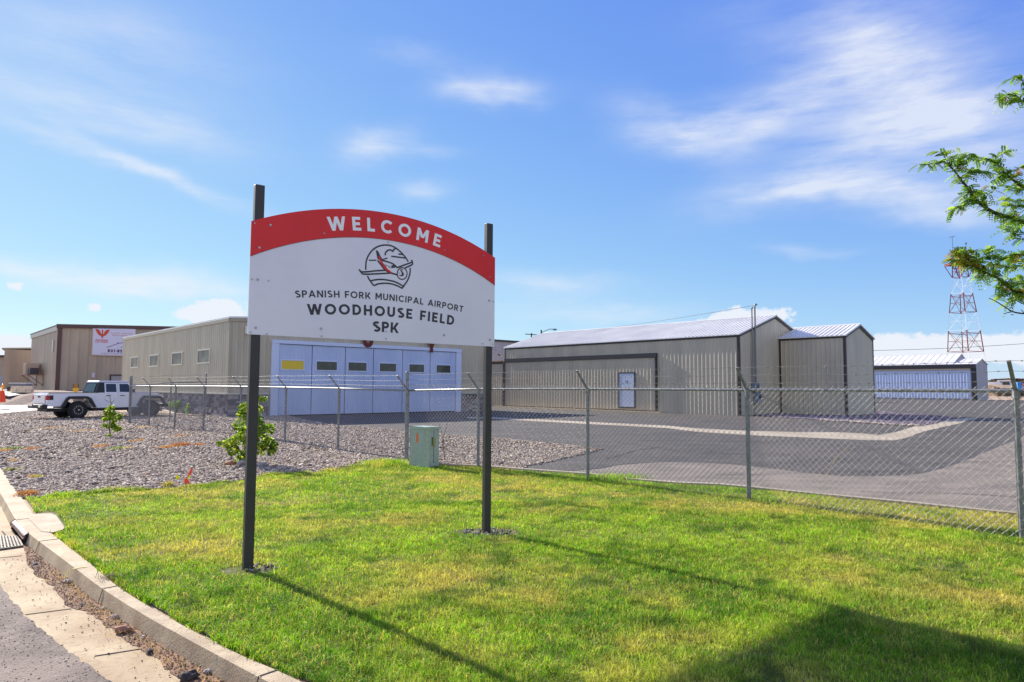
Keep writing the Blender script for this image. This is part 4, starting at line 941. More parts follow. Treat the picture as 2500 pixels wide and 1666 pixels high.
for k in range(6):
    a_, b_ = edges[k]+.025, edges[k+1]-.025; f = MB(); f.box(X1+.02, X1+.10, a_, b_, .06, DH-.03)
    wa, wb = (WS(580+.28061*X, 890, C0, bn)[0] for X in wpxs[k]); wz0, wz1 = 2.54, 3.02
    ribs(f, lambda s, z, d: Vector((X1+.10+d*.6, a_+s, z)), b_-a_, lambda s: DH-.06, .22, [(wa-a_-.06, wb-a_+.06, wz0-.06, wz1+.06)], .08, w0=.035, w1=.02)
    lf = f.build('door_leaf', DOORW, b1); g = MB(); t = .06
    g.box(X1+.102, X1+.135, wa-t, wb+t, wz1, wz1+t); g.box(X1+.102, X1+.135, wa-t, wb+t, wz0-t, wz0); g.box(X1+.102, X1+.135, wa-t, wa, wz0, wz1); g.box(X1+.102, X1+.135, wb, wb+t, wz0, wz1)
    g.build('window_frame', DOORFR, lf); g = MB(); g.box(X1+.102, X1+.122, wa+.003, wb-.003, wz0+.003, wz1-.003)
    o = g.build('pane', YELLOW if k == 0 else GLASSD, lf)
    if k == 0: o['label'] = 'pane covered by a yellow blind'
g = MB(); g.box(X1+.005, X1+.018, d0x+.003, d1x-.003, .0, DH); g.build('door_gap_shade', MATS['inlet_dark'], b1)  # near-black backing sheet paints the shade seen between the leaves
# rusty steel letters over the door (tops hidden behind the sign)
for ch, X in (('U', 1114), ('Y', 1668)):
    s0_ = WS(580+.28061*X, 900, C0, bn)[0]; ik = Ink(lambda u, v, d: Vector((X1+.2+d*20, u, v))); ik.text(ch, s0_, DH+.02 if ch == 'U' else DH-.1, .95, T=.26)
    ik.mb.build('steel_letter', RUST, b1)
# wall lamp on the front near the corner
f = MB(); f.box(X1+.03, X1+.2, .75, .95, 4.35, 4.75); f.build('wall_lamp', mat('lamp_white', srgb(220,220,216), .4), b1, bevel=.01)

# planting bed and shrubs by the stone wall
bed = MB(); 
bp = [G(x, y) for x, y in [(395,1003),(428,1014),(470,1017.5),(503,1016.5)]]
for a_, b_ in zip(bp[:-1], bp[1:]): bed.bar(a_+Vector((0,0,.04)), b_+Vector((0,0,.04)), .15, .14)
o = bed.build('bed_edging', CONC); struct(o)

def leafcloud(name, centres, n, size, pal_, parent, m=LEAF, zsq=1.0, round_=False):
    """centres: (x,y,z,r); many small leaf faces"""
    cs_ = np.array([c[:3] for c in centres]); rs_ = np.array([c[3] for c in centres]); p_ = rs_**2/np.sum(rs_**2)
    i = rng.choice(len(cs_), n, p=p_); dv = rng.normal(0, 1, (n, 3)); dv /= np.linalg.norm(dv, axis=1)[:, None]
    P_ = cs_[i]+dv*(rs_[i]*rng.uniform(.35, 1.05, n)**.6)[:, None]*np.array([1, 1, zsq])
    a_ = rng.normal(0, 1, (n, 3)); a_[:, 2] = a_[:, 2]*.5-.3; a_ /= np.linalg.norm(a_, axis=1)[:, None]; b_ = np.cross(a_, rng.normal(0, 1, (n, 3))); b_ /= np.linalg.norm(b_, axis=1)[:, None]
    L_ = size*rng.uniform(.6, 1.3, n)[:, None]; W_ = L_*(.42 if round_ else .3); nn = np.cross(a_, b_)*L_*.14
    V = np.stack([P_-a_*L_*.5, P_+b_*W_-a_*L_*.05-nn, P_+a_*L_*.5, P_-b_*W_-a_*L_*.05-nn], 1).reshape(-1, 3)
    q = np.arange(n)[:, None]*4; F_ = np.concatenate([q+np.array([[0, 1, 2]]), q+np.array([[0, 2, 3]])], 1).reshape(-1, 3)
    pl_ = np.array([srgb(*c)[:3] for c in pal_]); t = pl_[rng.integers(0, len(pl_), n)]*rng.uniform(.75, 1.25, (n, 1)); t = np.repeat(np.concatenate([t, np.ones((n, 1))], 1), 2, 0)
    return npmesh(name, V, F_, m, t, parent=parent)
GP = [(120,160,44),(96,140,36),(150,180,56),(78,118,30),(176,196,70)]
for k, (x_, y_, r_, h_, lb) in enumerate([(411,1001,.42,.42,'small bright shrub nearest the pickup front wheel by the stone wall'),(432,1009,.48,.85,'taller bright shrub in the middle of the stone wall bed'),(466,1011,.42,.62,'bright green shrub right of the other two in the stone wall bed')]):
    p = G(x_, y_); sh = empty('shrub', p, k*1.3, lb, 'shrub', 'shrubs in the bed by the stone wall')
    leafcloud('foliage', [(rng.uniform(-.5,.5)*r_, rng.uniform(-.5,.5)*r_, h_*rng.uniform(.3,.8), r_*.5) for _ in range(7)], 900, .09, GP, sh)
    s_ = MB()
    for j in range(5): s_.tube([(0,0,0),(cos(j*1.3)*.2*r_,sin(j*1.3)*.2*r_,h_*.5),(cos(j*1.3)*.4*r_,sin(j*1.3)*.4*r_,h_*.8)], [.015,.01,.004], 5)
    s_.build('stem', BARK, sh)

# young tree behind the left post
p = G(606,1137); yt = empty('young_tree', p, 0, 'leafy young tree partly hidden by the left sign post', 'tree')
def yp(px, py): q = AT(px, py, p.y); return Vector((q.x-p.x, 0, q.z))
cl = []
for (px, py, r_) in [(628,975,.07),(640,975,.06),(625,1000,.09),(632,1025,.10),(600,995,.10),(592,1012,.12),(585,1040,.12),(598,1060,.14),(575,1075,.12),(560,1082,.10),(548,1085,.07),(535,1083,.05),(572,1098,.11),(590,1115,.11),(583,1125,.07),(640,1045,.12),(655,1048,.09),(640,1075,.14),(655,1085,.12),(668,1092,.10),(660,1104,.07),(630,1100,.12),(610,1080,.15),(608,1030,.14),(612,975,.08),(630,1050,.12),(605,1110,.12),(588,1005,.07),(610,1010,.1)]:
    v = yp(px, py); cl.append((v.x, rng.uniform(-.12,.12), v.z, r_*1.12))
leafcloud('foliage', cl, 3600, .062, [(112,146,46),(90,126,40),(140,168,54),(70,102,32),(170,184,66),(204,204,90)], yt, round_=True)
s_ = MB(); s_.tube([(0,0,-.02),(.01,0,.5),(-.01,0,1.0),(.03,0,1.4)], [.022,.018,.012,.004], 7)
for (px, py) in [(548,1084),(640,975),(665,1092),(575,1095),(590,1000)]:
    v = yp(px, py); s_.tube([(0,0,max(v.z-.35,.1)),(v.x*.5,.02,v.z-.08),(v.x,0,v.z)], [.012,.008,.003], 5)
s_.build('trunk', BARK, yt)
for k, (px, py, rx, rz, m_, lb) in enumerate([(563,1137,.13,.07,ROCKB,'reddish brown rock beside the young tree, left of the sign post'),(590,1138,.12,.085,ROCKG,'pale grey rock at the young tree foot, touching the sign post'),(640,1140,.13,.06,ROCKG,'grey rock in the young tree shade right of the post')]):
    q_ = G(px, py); b_ = MB(); b_.blobm((0,0,rz*.5), rx, rx*.8, rz, seed=20+k, amp=.12, n1=10, n2=7); o = b_.build('rock', m_, smooth=False); o.location = q_; tag(o, lb, 'rock', 'rocks round the young tree')
# sapling
p = G(270,1068); sp_ = empty('sapling', p, 0, 'thin sapling with sparse bright leaves in the gravel before the pickup', 'tree')
def yp2(X, Y): q = AT(X*.272, 740+Y*.272, p.y); return Vector((q.x-p.x, 0, q.z))
cl = []
for (X, Y, r_) in [(975,940,.07),(995,930,.06),(1015,950,.06),(950,970,.06),(985,975,.09),(1030,990,.08),(960,1000,.06),(1005,1010,.09),(920,1045,.06),(950,1045,.07),(980,1040,.08),(1060,1020,.09),(1090,1010,.06),(1040,1050,.09),(1075,1040,.06),(945,1100,.06),(975,1105,.08),(1010,1090,.09),(1035,1115,.09),(1060,1130,.08),(1020,1140,.06),(970,1190,.05),(1000,1190,.05),(985,1200,.04)]:
    v = yp2(X, Y); cl.append((v.x, rng.uniform(-.1,.1), v.z, r_*.95))
leafcloud('foliage', cl, 900, .075, [(120,150,46),(96,130,40),(150,174,56),(178,190,70)], sp_, round_=True)
s_ = MB(); tpv = yp2(998,850); s_.tube([(0,0,0), yp2(982,1130), yp2(990,1000), yp2(998,900)], [.022,.02,.015,.009], 6)
for a_, b_, c_ in [((998,900),(985,840),(972,812)),((998,895),(960,880),(940,868)),((998,905),(1020,880),(1035,860)),((992,1010),(1050,990),(1095,1005)),((985,1040),(940,1020),(905,1045)),((985,1100),(1030,1080),(1065,1125)),((975,965),(900,880),(850,790)),((990,960),(1040,920),(1045,925))][:6]: s_.tube([yp2(*a_), yp2(*b_), yp2(*c_)], [.009,.006,.003], 5)
s_.build('trunk', BARK, sp_)
# marker flags
YF = mat('flag_yellow', srgb(226,226,40), .6, trans=.3); OF = mat('flag_orange', srgb(238,90,30), .6, trans=.3)
def flagp(px, py, pts, m_, lb, wire=True):
    p = G(px, py); f = empty('marker_flag', p, 0, lb, 'marker flag', 'marker flags in the gravel')
    L_ = lambda X, Y: Vector((AT(X, Y, p.y).x-p.x, 0, AT(X, Y, p.y).z))
    b_ = MB(); vs = [L_(*q) for q in pts]; b_.prism([(v.x, v.z) for v in vs], lambda u, v: Vector((u, -.002+.015*sin(u*60), v)), lambda u, v: Vector((u, .002+.015*sin(u*60), v))); b_.build('flag', m_, f)
    b_ = MB(); b_.tube([(0,0,0), (0,0,L_(*pts[0]).z)], .002, 5); b_.build('wire', STEELD, f)
flagp(434,1173,[(431,1158),(438,1166),(440,1172),(430,1172)], YF, 'small yellow marker flag left of the orange ones')
flagp(456,1184,[(452,1168),(458,1170),(463,1180),(457,1184),(451,1178)], OF, 'crumpled orange marker flag lowest in the gravel')
flagp(459,1172,[(468,1142),(472,1144),(462,1166),(458,1166),(462,1152)], OF, 'slanting orange marker ribbon behind the crumpled orange flag')
flagp(458,1176,[(462,1160),(465,1162),(460,1170),(457,1168)], YF, 'yellow marker scrap between the two orange flags')

# utility cabinet
p = G(1019,1146); ca = R_(-44); cbt = empty('utility_cabinet', G(1022,1141), ca, 'pale green metal utility cabinet with orange sticker standing in the grass by the fence', 'utility cabinet')
b = MB(); b.prism([(-.27,-.02),(.245,-.02),(.285,.04),(.285,.30),(-.27,.30)], lambda u, v: Vector((u, v, -.02)), lambda u, v: Vector((u, v, .78))); b.build('housing', CABG, cbt, bevel=.006)
b = MB(); b.prism([(-.285,-.035),(.25,-.035),(.30,.035),(.30,.315),(-.285,.315)], lambda u, v: Vector((u, v, .782)), lambda u, v: Vector((u, v, .825))); b.build('lid', CABG, cbt, bevel=.01)
b = MB(); b.box(-.06, .0, -.0245, -.0215, .50, .68); b.build('sticker', ORANGE, cbt)
b = MB(); b.box(.286, .292, .15, .156, .1, .75); b.box(.2865,.295,.1,.13,.45,.62); b.build('door_seam', mat('cab_seam', srgb(84,100,88), .7), cbt)
b = MB(); b.box(.2865,.289,.12,.20,.42,.60); b.build('old_label', mat('label_stain', srgb(176,168,80), .7, c2=srgb(130,140,96), nscale=30), cbt)

# ------------------------------------------------------------------ chain link fences
RAILZ = 1.62
def fence_run(name, label, pts, tall=(), arms=True, meshz=RAILZ+.02, out=(-.7,-.7), post_r=.03, pitch=.088, group='chain link fences', postscale=1.0, zs=None, barb_end=True):
    root = empty(name, pts[0], 0, label, 'fence', group)
    P = [Vector(q) for q in pts]; o_ = Vector((out[0], out[1], 0)).normalized()
    zr = zs or [RAILZ]*len(P)
    for k, q in enumerate(P):
        b_ = MB(); t = k in tall
        r_ = post_r*(1.15 if t else 1)*postscale
        top = zr[k]+(.40 if t else .0)
        b_.tube([q+Vector((0,0,-.05)), q+Vector((0,0,top))], r_, 12)
        if t: b_.blobm(q+Vector((0,0,top)), r_*1.15, r_*1.15, r_*1.1, amp=0, n1=12, n2=6)
        b_.cyl(q+Vector((0,0,zr[k]-.03)), (0,0,1), r_*1.3, .09, 12)
        for zz in (.45, .9, 1.3): b_.cyl(q+Vector((0,0,zz)), (0,0,1), r_*1.12, .012, 12)
        b_.build('fence_post', GALVD, root, smooth=False, world=True)
        if arms and not t:
            a_ = MB(); s0_ = q+Vector((0,0,zr[k])); e_ = s0_+o_*.30+Vector((0,0,.34)); a_.bar(s0_, e_, .038, .022); a_.build('barb_arm', GALVD, root, world=True)
    rl = MB(); rl.tube([q+Vector((0,0,zr[k]+.01)) for k, q in enumerate(P)], .0215, 10); rl.build('top_rail', GALV, root, smooth=True, world=True)
    bw = MB(); 
    for j in range(3):
        f_ = .34+.33*j; L_ = []
        for k, q in enumerate(P):
            if arms and not (k in tall): L_.append(q+o_*.30*f_+Vector((0,0,zr[k]+.34*f_)))
            else: L_.append(q+Vector((0,0,zr[k]+.34*f_+.02)))
        for a_, c_ in zip(L_[:-1], L_[1:]):
            n_ = max(2, int((c_-a_).length/.12)); pp = []
            for i in range(n_+1):
                t_ = i/n_; pp.append(a_.lerp(c_, t_)+Vector((0,0,-.012*4*t_*(1-t_)+.003*sin(i*2.1+j))))
            bw.tube(pp, .0022, 4, cap=False)
            for q in pp[1:-1]:
                for w_ in range(2):
                    d_ = Vector((random.uniform(-1,1), random.uniform(-1,1), random.uniform(-1,1))).normalized()*.02; bw.tube([q-d_, q+d_], .0018, 3, cap=False)
                bw.cyl(q, (c_-a_), .006, .014, 5)
    bw.build('barbed_wire', BARBW, root, world=True)
    # woven mesh: zigzagging diagonals over and under each other
    vs, fs = [], []; r_ = .0026
    for a_, c_ in zip(P[:-1], P[1:]):
        d_ = (c_-a_); L_ = d_.length; d_.normalize(); nrm = Vector((d_.y, -d_.x, 0)); Hm = meshz+.035
        m_ = int(Hm/(pitch/2)); Hm = m_*pitch/2
        a0_ = a_+nrm*.027
        for sg in (1, -1):
            k0 = -m_ if sg == 1 else 0; k1 = int(L_/(pitch/2)) if sg == 1 else int(L_/(pitch/2))+m_
            for k in range(k0 - (k0 % 2), k1, 2):
                run = []
                for i in range(m_+1):
                    s_ = (k+sg*i)*pitch/2
                    if 0 <= s_ <= L_:
                        run.append(a0_+d_*s_+Vector((0,0,.01+i*pitch/2))+nrm*(.0032*(1 if (i+(k//2)) % 2 else -1)*sg))
                    elif run: break
                if len(run) < 2: continue
                ax = (d_*sg+Vector((0,0,1))).normalized(); u_ = nrm; v_ = ax.cross(u_)
                b0 = len(vs); nr = len(run)
                for q in run: vs += [q+u_*r_, q+v_*r_, q-u_*r_, q-v_*r_]
                for i in range(nr-1):
                    for j in range(4): fs.append((b0+i*4+j, b0+i*4+(j+1) % 4, b0+(i+1)*4+(j+1) % 4, b0+(i+1)*4+j))
    Minv = np.array(PM[root.name].inverted()); V = np.array([tuple(v) for v in vs]); V = V+Minv[:3, 3]
    npmesh('chain_mesh', V, np.array(fs), GALVW, parent=root)
    return root
corner = G(991,1127); corner.z = 0
right_pts = [corner]+[G(x, y) for x, y in [(1167,1142),(1435,1171),(1829,1219),(2496,1316)]]
right_pts.append(right_pts[-1]+(right_pts[-1]-right_pts[-2])*1.0)
rz_ = [WS(992,955,corner,(1,0))[1]]+[WS(x, y, q, (1,0))[1] for (x, y), q in zip([(1166,951.5),(1435,951.5),(1829,954),(2470,957)], right_pts[1:5])]
rz_.append(rz_[-1])
fr_ = fence_run('chain_link_fence', 'near chain link fence run with barbed wire right of the corner post', right_pts, tall=(0,), zs=rz_, out=(-.72,-.69), post_r=.032)
lpx = [(825,1101),(695,1082),(585,1063),(496,1053),(426,1045)]
left_pts = [corner+Vector((.02,.02,0))]+[G(x, y) for x, y in lpx]
d_ = (left_pts[5]-left_pts[4]); left_pts += [left_pts[5]+d_*1.0]
e_ = AT(367,950,27.3); left_pts[6] = Vector((e_.x, 27.3, 0)); e_ = AT(318,950,29.2); left_pts.append(Vector((e_.x, 29.2, 0)))
lz = [rz_[0]]+[WS(x, y, q, (1,0))[1] for (x, y), q in zip([(830,949.5),(697,947),(587,945),(497,944),(427,944),(367,943.5),(318,943)], left_pts[1:])]
fence_run('chain_link_fence', 'far chain link fence run with leaning barbed wire arms past the gravel and pickup', [left_pts[0]]+left_pts[1:], tall=(7,), zs=lz, out=(-.7,-.7), post_r=.032)
T_ = left_pts[-1]; e_ = AT(507,950,34.2); bend = Vector((e_.x, 34.0, 0))
fence_run('chain_link_fence', 'short chain link fence return from the end post to the stone wall corner', [T_+Vector((.03,.03,0)), T_.lerp(bend, .5), bend], tall=(0,2), arms=False, zs=[lz[-1], 1.75, 1.80], post_r=.03)
# dead branch and pale weed stalks against the fence
p = G(1090,1139); dbr = empty('dead_branch', p, 0, 'bare dead branch tangled behind the green cabinet at the fence', 'branch')
def lp8(X, Y): q = AT(1000+X*.21249, 880+Y*.21249, p.y+.35); return Vector((q.x-p.x, .35, q.z))
b = MB()
for pl_ in [[(240,930),(300,980),(385,1000),(500,975),(610,955)],[(245,1040),(320,1010),(385,1000),(430,1030),(520,1070),(600,1090),(660,1070),(690,1015),(640,990)],[(385,1000),(375,880),(345,740)],[(385,1000),(395,860),(430,740),(400,640)],[(385,1000),(400,1080),(410,1210)]]:
    q_ = [Vector((v.x, v.y, v.z)) for v in catmull([lp8(*u) for u in pl_], 4)]; b.tube(q_, [.008*(1-.6*i/len(q_)) for i in range(len(q_))], 5)
b.build('stem', TWIG, dbr)
p = G(1985,1243); ws_ = empty('dry_weed_stalk', p, 0, 'pale arching weed stalk leaning on the fence right of its third post', 'weed')
b = MB()
def l5(X, Y): q = AT(1700+X*.35714, 740+Y*.35714, p.y+.1); return Vector((q.x-p.x, .1, q.z))
for pl_ in [[(820,1385),(865,1300),(890,1190),(930,1100),(985,1030),(1085,980)],[(985,1030),(960,1060),(935,1100)],[(865,1310),(800,1350),(700,1370)]]:
    q_ = catmull([l5(*u) for u in pl_], 4); b.tube(q_, .0035, 4)
b.build('stem', mat('dry_stalk', srgb(196,176,130), .8), ws_)

# ------------------------------------------------------------------ far left building with the banner
K0 = AT(143,797,74.5); K0.z = 0; gA = (.74,.673); sA = (-.673,.74)
z1 = 952; kang = atan2(sA[1], sA[0])
b2 = empty('tall_metal_building', K0, atan2(gA[1], gA[0]), 'tall tan building with dark brown corner trim and white banner behind the pickup', 'building')
KB = .95; KH = AT(143,797,74.5).z
b = MB(); b.box(0, 24, 0, 19, -.2, KH); ribs(b, lambda s, z, d: Vector((s, -d, z)), 24, lambda s: KH, .9, (), KB, w0=.3, w1=.16, d=.05); ribs(b, lambda s, z, d: Vector((-d, s, z)), 19, lambda s: KH, .9, (), KB, w0=.3, w1=.16, d=.03)
b.prism([(0,KH),(24,KH),(12,KH+.5)], lambda u, v: Vector((u, 0, v)), lambda u, v: Vector((u, 19, v))); b.build('wall', SIDING_T, b2)
b = MB(); b.box(-.06, .34, -.12, .2, KB, KH); b.bar((-.2,-.1,KH+.02), (12,-.1,KH+.52), .2, .42); b.bar((12,-.1,KH+.52), (24,-.1,KH+.02), .2, .42); b.build('trim', mat('trim_maroon', srgb(92,62,60), .5), b2)
b = MB(); b.box(-.15, -.002, 0, 19, KH-.45, KH+.05); b.build('eave_trim', TRIML, b2)
b = MB(); b.hexa([(-.2,-.15,KH+.06),(12,-.15,KH+.56),(12,19,KH+.56),(-.2,19,KH+.06),(-.2,-.15,KH+.16),(12,-.15,KH+.66),(12,19,KH+.66),(-.2,19,KH+.16)]); b.hexa([(12,-.15,KH+.56),(24.2,-.15,KH+.06),(24.2,19,KH+.06),(12,19,KH+.56),(12,-.15,KH+.66),(24.2,-.15,KH+.16),(24.2,19,KH+.16),(12,19,KH+.66)]); b.build('roof', MATS['trim_maroon'], b2)
b = MB(); b.box(-.05, 24, -.06, -.003, 0, KB); b.build('plinth', mat('plinth', srgb(110,96,92), .9), b2)
def KW(px, py): return WS(px, py, K0, gA)
x0_, z1_ = KW(224.5, 866); x1_, z2_ = KW(330, 804.5)
bo = MB(); bo.box(x0_, x1_, -.20, -.09, z1_, z2_); ban = bo.build('banner', mat('banner_white', srgb(222,216,232), .5), b2)
BWd, BHt = x1_-x0_, z2_-z1_
bq = lambda X, Y: (x0_+BWd*(X-1560)/(2275-1560), z2_-BHt*(Y-170)/(585-170))
ink = Ink(lambda u, v, d: Vector((u, -.201-d*6, v)))
for sg in (-1, 1): ink.poly([bq(1710+sg*x, y) for x, y in [(125,195),(60,205),(30,240),(12,300),(0,335),(25,300),(60,290),(95,250)]])
ink.poly([bq(*p) for p in [(1695,215),(1712,203),(1725,225),(1718,250),(1735,290),(1712,345),(1685,290),(1702,250)]])
ink.mb.build('emblem', mat('banner_orange', srgb(214,76,44), .5), ban)
ink = Ink(lambda u, v, d: Vector((u, -.201-d*6, v)))
def bt(txt, X, Y, W_, H_, T=.2): c = bq(X, Y); ink.text(txt, c[0], c[1], BHt*H_/415, T=T, width=BWd*W_/715)
bt('PHOENIX', 1705, 380, 205, 26, .26); bt('FLIGHT ACADEMY', 1700, 402, 210, 15, .24); bt('FLIGHT LESSONS', 2040, 255, 380, 16); bt('INTRO FLIGHTS', 2000, 287, 250, 16)
ink.mb.build('banner_text', mat('banner_red', srgb(206,66,60), .5), ban)
ink = Ink(lambda u, v, d: Vector((u, -.201-d*6, v)))
bt('801*850', 1960, 543, 300, 46, .26); bt('WWW.PHOENIXFLIGHT', 1960, 570, 500, 14, .2)
ink.ribbon([bq(*p) for p in [(1790,468),(1850,455),(1920,425),(2000,400),(2080,385)]], .06); ink.poly([bq(*p) for p in [(1960,398),(1985,380),(1985,400)]]); ink.poly([bq(*p) for p in [(2030,465),(2050,450),(2050,470)]])
ink.mb.build('banner_text', mat('banner_plum', srgb(92,48,96), .5), ban)
bo = MB(); t = .1
bo.box(x0_-t, x1_+t, -.19, -.085, z1_-t, z1_-.002); bo.box(x0_-t, x0_-.002, -.19, -.085, z1_, z2_); bo.box(x0_-t, x1_+t, -.19, -.085, z2_+.002, z2_+t); bo.build('banner_frame', mat('frame_tan', srgb(206,180,170), .6), b2)
xs0, zs0 = KW(223, 922); xs1, zs1 = KW(231.5, 911)
bo = MB(); bo.box(xs0, xs1, -.11, -.09, zs0, zs1); bo.build('notice', mat('notice_white', srgb(214,200,208), .6), b2)
xd0, zd = KW(271, 918); xd1, _ = KW(300, 918)
bo = MB(); bo.box(xd0, xd1+2, -.15, -.08, KB, zd); db = bo.build('side_door', mat('door_lilac', srgb(168,160,160), .6), b2)
bo = MB(); bo.box(xd0-.15, xd1+2, -.2, -.14, zd+.01, zd+.16); bo.box(xd0-.15, xd0-.01, -.2, -.14, KB, zd); bo.build('door_frame', TRIM, db)
def KS(px, py): return WS(px, py, K0, sA)
wy0, wz0_ = KS(136, 829); wy1, wz1_ = KS(131, 859)
bo = MB(); bo.box(-.12, -.035, 2.2, 2.75, wz1_, wz0_); bo.build('slit_window', TRIML, b2)
# rooftop-style cooler on a wall bracket
ac = empty('wall_cooler', K0+Vector((sA[0], sA[1], 0))*9.0, atan2(gA[1], gA[0]), 'evaporative coolers on a steel bracket shelf on the tall tan building side wall', 'air cooler')
bo = MB(); bo.box(-1.7, -.1, -1.6, 3.6, 2.75, 2.85); 
for y_ in (-1.5, 3.5): bo.bar((-1.6,y_,2.75), (-.1,y_,1.5), .09, .09); bo.bar((-.12,y_,2.75), (-.12,y_,1.4), .09, .09)
bo.build('bracket', mat('bracket_brown', srgb(128,104,96), .7), ac)
bo = MB(); bo.box(-1.5, -.3, .9, 3.5, 2.86, 4.15)
for k in range(7): bo.box(-1.56, -1.505, 1.0+k*.36, 1.16+k*.36, 2.95, 4.05)
bo.build('cooler_box', mat('cooler_tan', srgb(190,170,152), .7), ac)
bo = MB(); bo.box(-1.4, -.5, -1.1, .5, 2.86, 3.55); bo.build('condenser', mat('condenser_dark', srgb(72,68,76), .7), ac)
# further sheds
for args in [(AT(38,870,112), (.60,.80), 30, 8, 42, 'narrow tan metal shed with dark trim posts left of the tall building', True), (AT(-30,878,140), (.995,.1), 17.5, 12, 876, 'low tan warehouse at the far left edge', False)]:
    pass
q0 = AT(38,870,112); hz = q0.z; sB = (.55,-.835)
b3 = empty('metal_shed', Vector((q0.x, q0.y, 0)), atan2(sB[1], sB[0]), 'narrow tan metal shed with dark trim posts left of the tall building', 'shed')
bo = MB(); bo.box(0, 26, 0, 10, -.1, hz); bo.build('wall', SIDING_T, b3)
bo = MB(); bo.hexa([(-.3,-.3,hz+.002),(26,-.3,hz+.002),(26,10,hz+.5),(-.3,10,hz+.5),(-.3,-.3,hz+.2),(26,-.3,hz+.2),(26,10,hz+.7),(-.3,10,hz+.7)]); bo.build('roof', MATS['trim_khaki'], b3)
for px in (51, 60.5, 72):
    s_ = WS(px, 930, q0, sB)[0]; bo = MB(); bo.box(s_, s_+.28, -.12, -.003, 0, hz-.02); bo.build('trim_post', TRIM, b3)
s_ = WS(64.5, 930, q0, sB)[0]; bo = MB(); bo.box(s_, s_+.6, -.1, -.004, WS(65,891,q0,sB)[1], WS(65,874.5,q0,sB)[1]); bo.build('slit_window', TRIML, b3)
s_ = WS(42.5, 930, q0, sB)[0]; s2_ = WS(47.5, 930, q0, sB)[0]; zz = WS(45,914,q0,sB)[1]; bo = MB(); bo.box(s_, s2_, -.1, -.004, 0, zz); bo.build('door', mat('door_pale', srgb(214,212,230), .5), b3)
q1 = AT(-60,874,138); q2 = AT(38,872,138)
b4 = empty('low_warehouse', Vector((q1.x, 138, 0)), 0, 'low tan warehouse with pale lower wall at the far left edge', 'building')
bo = MB(); bo.box(0, q2.x-q1.x+2, 0, 14, 0, q2.z); bo.build('wall', SIDING_T, b4)
zz = AT(10,918,138).z; bo = MB(); bo.box(0, q2.x-q1.x+1, -1.2, -.01, 0, zz); bo.build('lower_wall', SIDING_L, b4)
bo = MB(); bo.box(-.3, q2.x-q1.x+2.3, -.5, 14.3, q2.z+.003, q2.z+.35); bo.build('roof_edge', TRIM, b4)
# raised earth bank, pale slab, barriers
def gh(px, py, Y): return AT(px, py, Y)
bank = MB(); rowsY = [(54,0),(56,.35),(58,.8),(62,.95),(74,1.0),(110,1.0),(150,1.0)]
xsB = np.linspace(-110, -26, 60); vs = []
for (Y, z) in rowsY:
    for k, xx in enumerate(xsB):
        vs.append((xx*(Y/60), Y+random.uniform(-.3,.3), (z+random.uniform(-.12,.18)*(1 if 0 < z < .99 else 0))*(1 if k < 56 else (59-k)/4) if z else -.05))
fs_ = [(r*60+c, r*60+c+1, (r+1)*60+c+1, (r+1)*60+c) for r in range(len(rowsY)-1) for c in range(59)]
bank.add(vs, fs_); o = bank.build('earth_bank', mat('bank_dirt', srgb(150,124,104), .95, c2=srgb(96,78,70), nscale=1.2, bump=1, bscale=12, c3=srgb(186,164,146), n3=.6)); struct(o)
def at2(name, label, cat, px, py, Y, rz=0, group=None): q = AT(px, py, Y); return empty(name, Vector((q.x, Y, q.z)), rz, label, cat, group)
e = at2('loading_ramp', 'pale sloping concrete ramp slab on the earth bank at the far left', 'ramp', 24, 966, 57); bo = MB()
def L2(px, py, Y, e): q = AT(px, py, Y); return Vector((q.x-e.location.x, q.y-e.location.y, q.z-e.location.z))
bo.hexa([L2(3,964,57,e), L2(22,969,56,e), L2(49,965,58,e), L2(8,957,62,e), L2(3,961,57,e), L2(22,967,56,e), L2(49,963.5,58,e), L2(8,955,62,e)]); bo.build('slab', mat('slab_cream', srgb(240,232,210), .8), e)
for k, (px, lb) in enumerate([(42.5,'cream concrete barrier left of its twin on the earth bank'),(65,'cream concrete barrier with a centre seam, right of its twin on the bank')]):
    e = at2('concrete_barrier', lb, 'barrier', px, 957.5, 60, .2, 'concrete barriers on the earth bank'); bo = MB()
    for sgn in ((-.47,0),(0.02,.47)): bo.prism([(-.26,0),(.26,0),(.24,.12),(.12,.42),(.09,.52),(-.09,.52),(-.12,.42),(-.24,.12)], lambda u, v, s=sgn: Vector((s[0], u, v)), lambda u, v, s=sgn: Vector((s[1]-.01, u, v)))
    bo.build('block', mat('barrier_cream', srgb(232,208,176), .85, c2=srgb(206,180,150), nscale=3), e)
e = at2('dark_trailer_deck', 'low dark flatbed deck under the concrete barriers', 'trailer', 56, 963, 60.4); bo = MB(); bo.box(-1.6,.95,-.4,.6,-.05,.18); bo.build('deck', STEELD, e)
e = at2('cargo_tank', 'grey trailer tank with white top rail behind the barriers', 'tank trailer', 44, 958, 64); bo = MB(); bo.box(-.6,1.05,-.4,.4,.45,.8); bo.build('tank', mat('tank_grey', srgb(128,128,136), .5), e, bevel=.05)
bo = MB(); bo.box(-.62,1.07,-.42,.42,.802,.88); bo.build('top_rail', mat('rail_white', srgb(236,236,232), .5), e)
bo = MB(); bo.cyl((-.3,-.2,.2),(0,1,0),.22,.15,14); bo.cyl((.5,-.2,.2),(0,1,0),.22,.15,14); bo.box(-.9,-.5,-.2,.2,.1,.5); bo.build('running_gear', STEELD, e)
e = at2('traffic_drum', 'orange construction barrel with amber lamp at the left edge', 'barrel', 1, 977, 46); bo = MB(); bo.tube([(0,0,-.15),(0,0,.3),(0,0,.62)], [.30,.26,.2], 14); bo.build('barrel', mat('barrel_orange', srgb(236,80,40), .6), e)
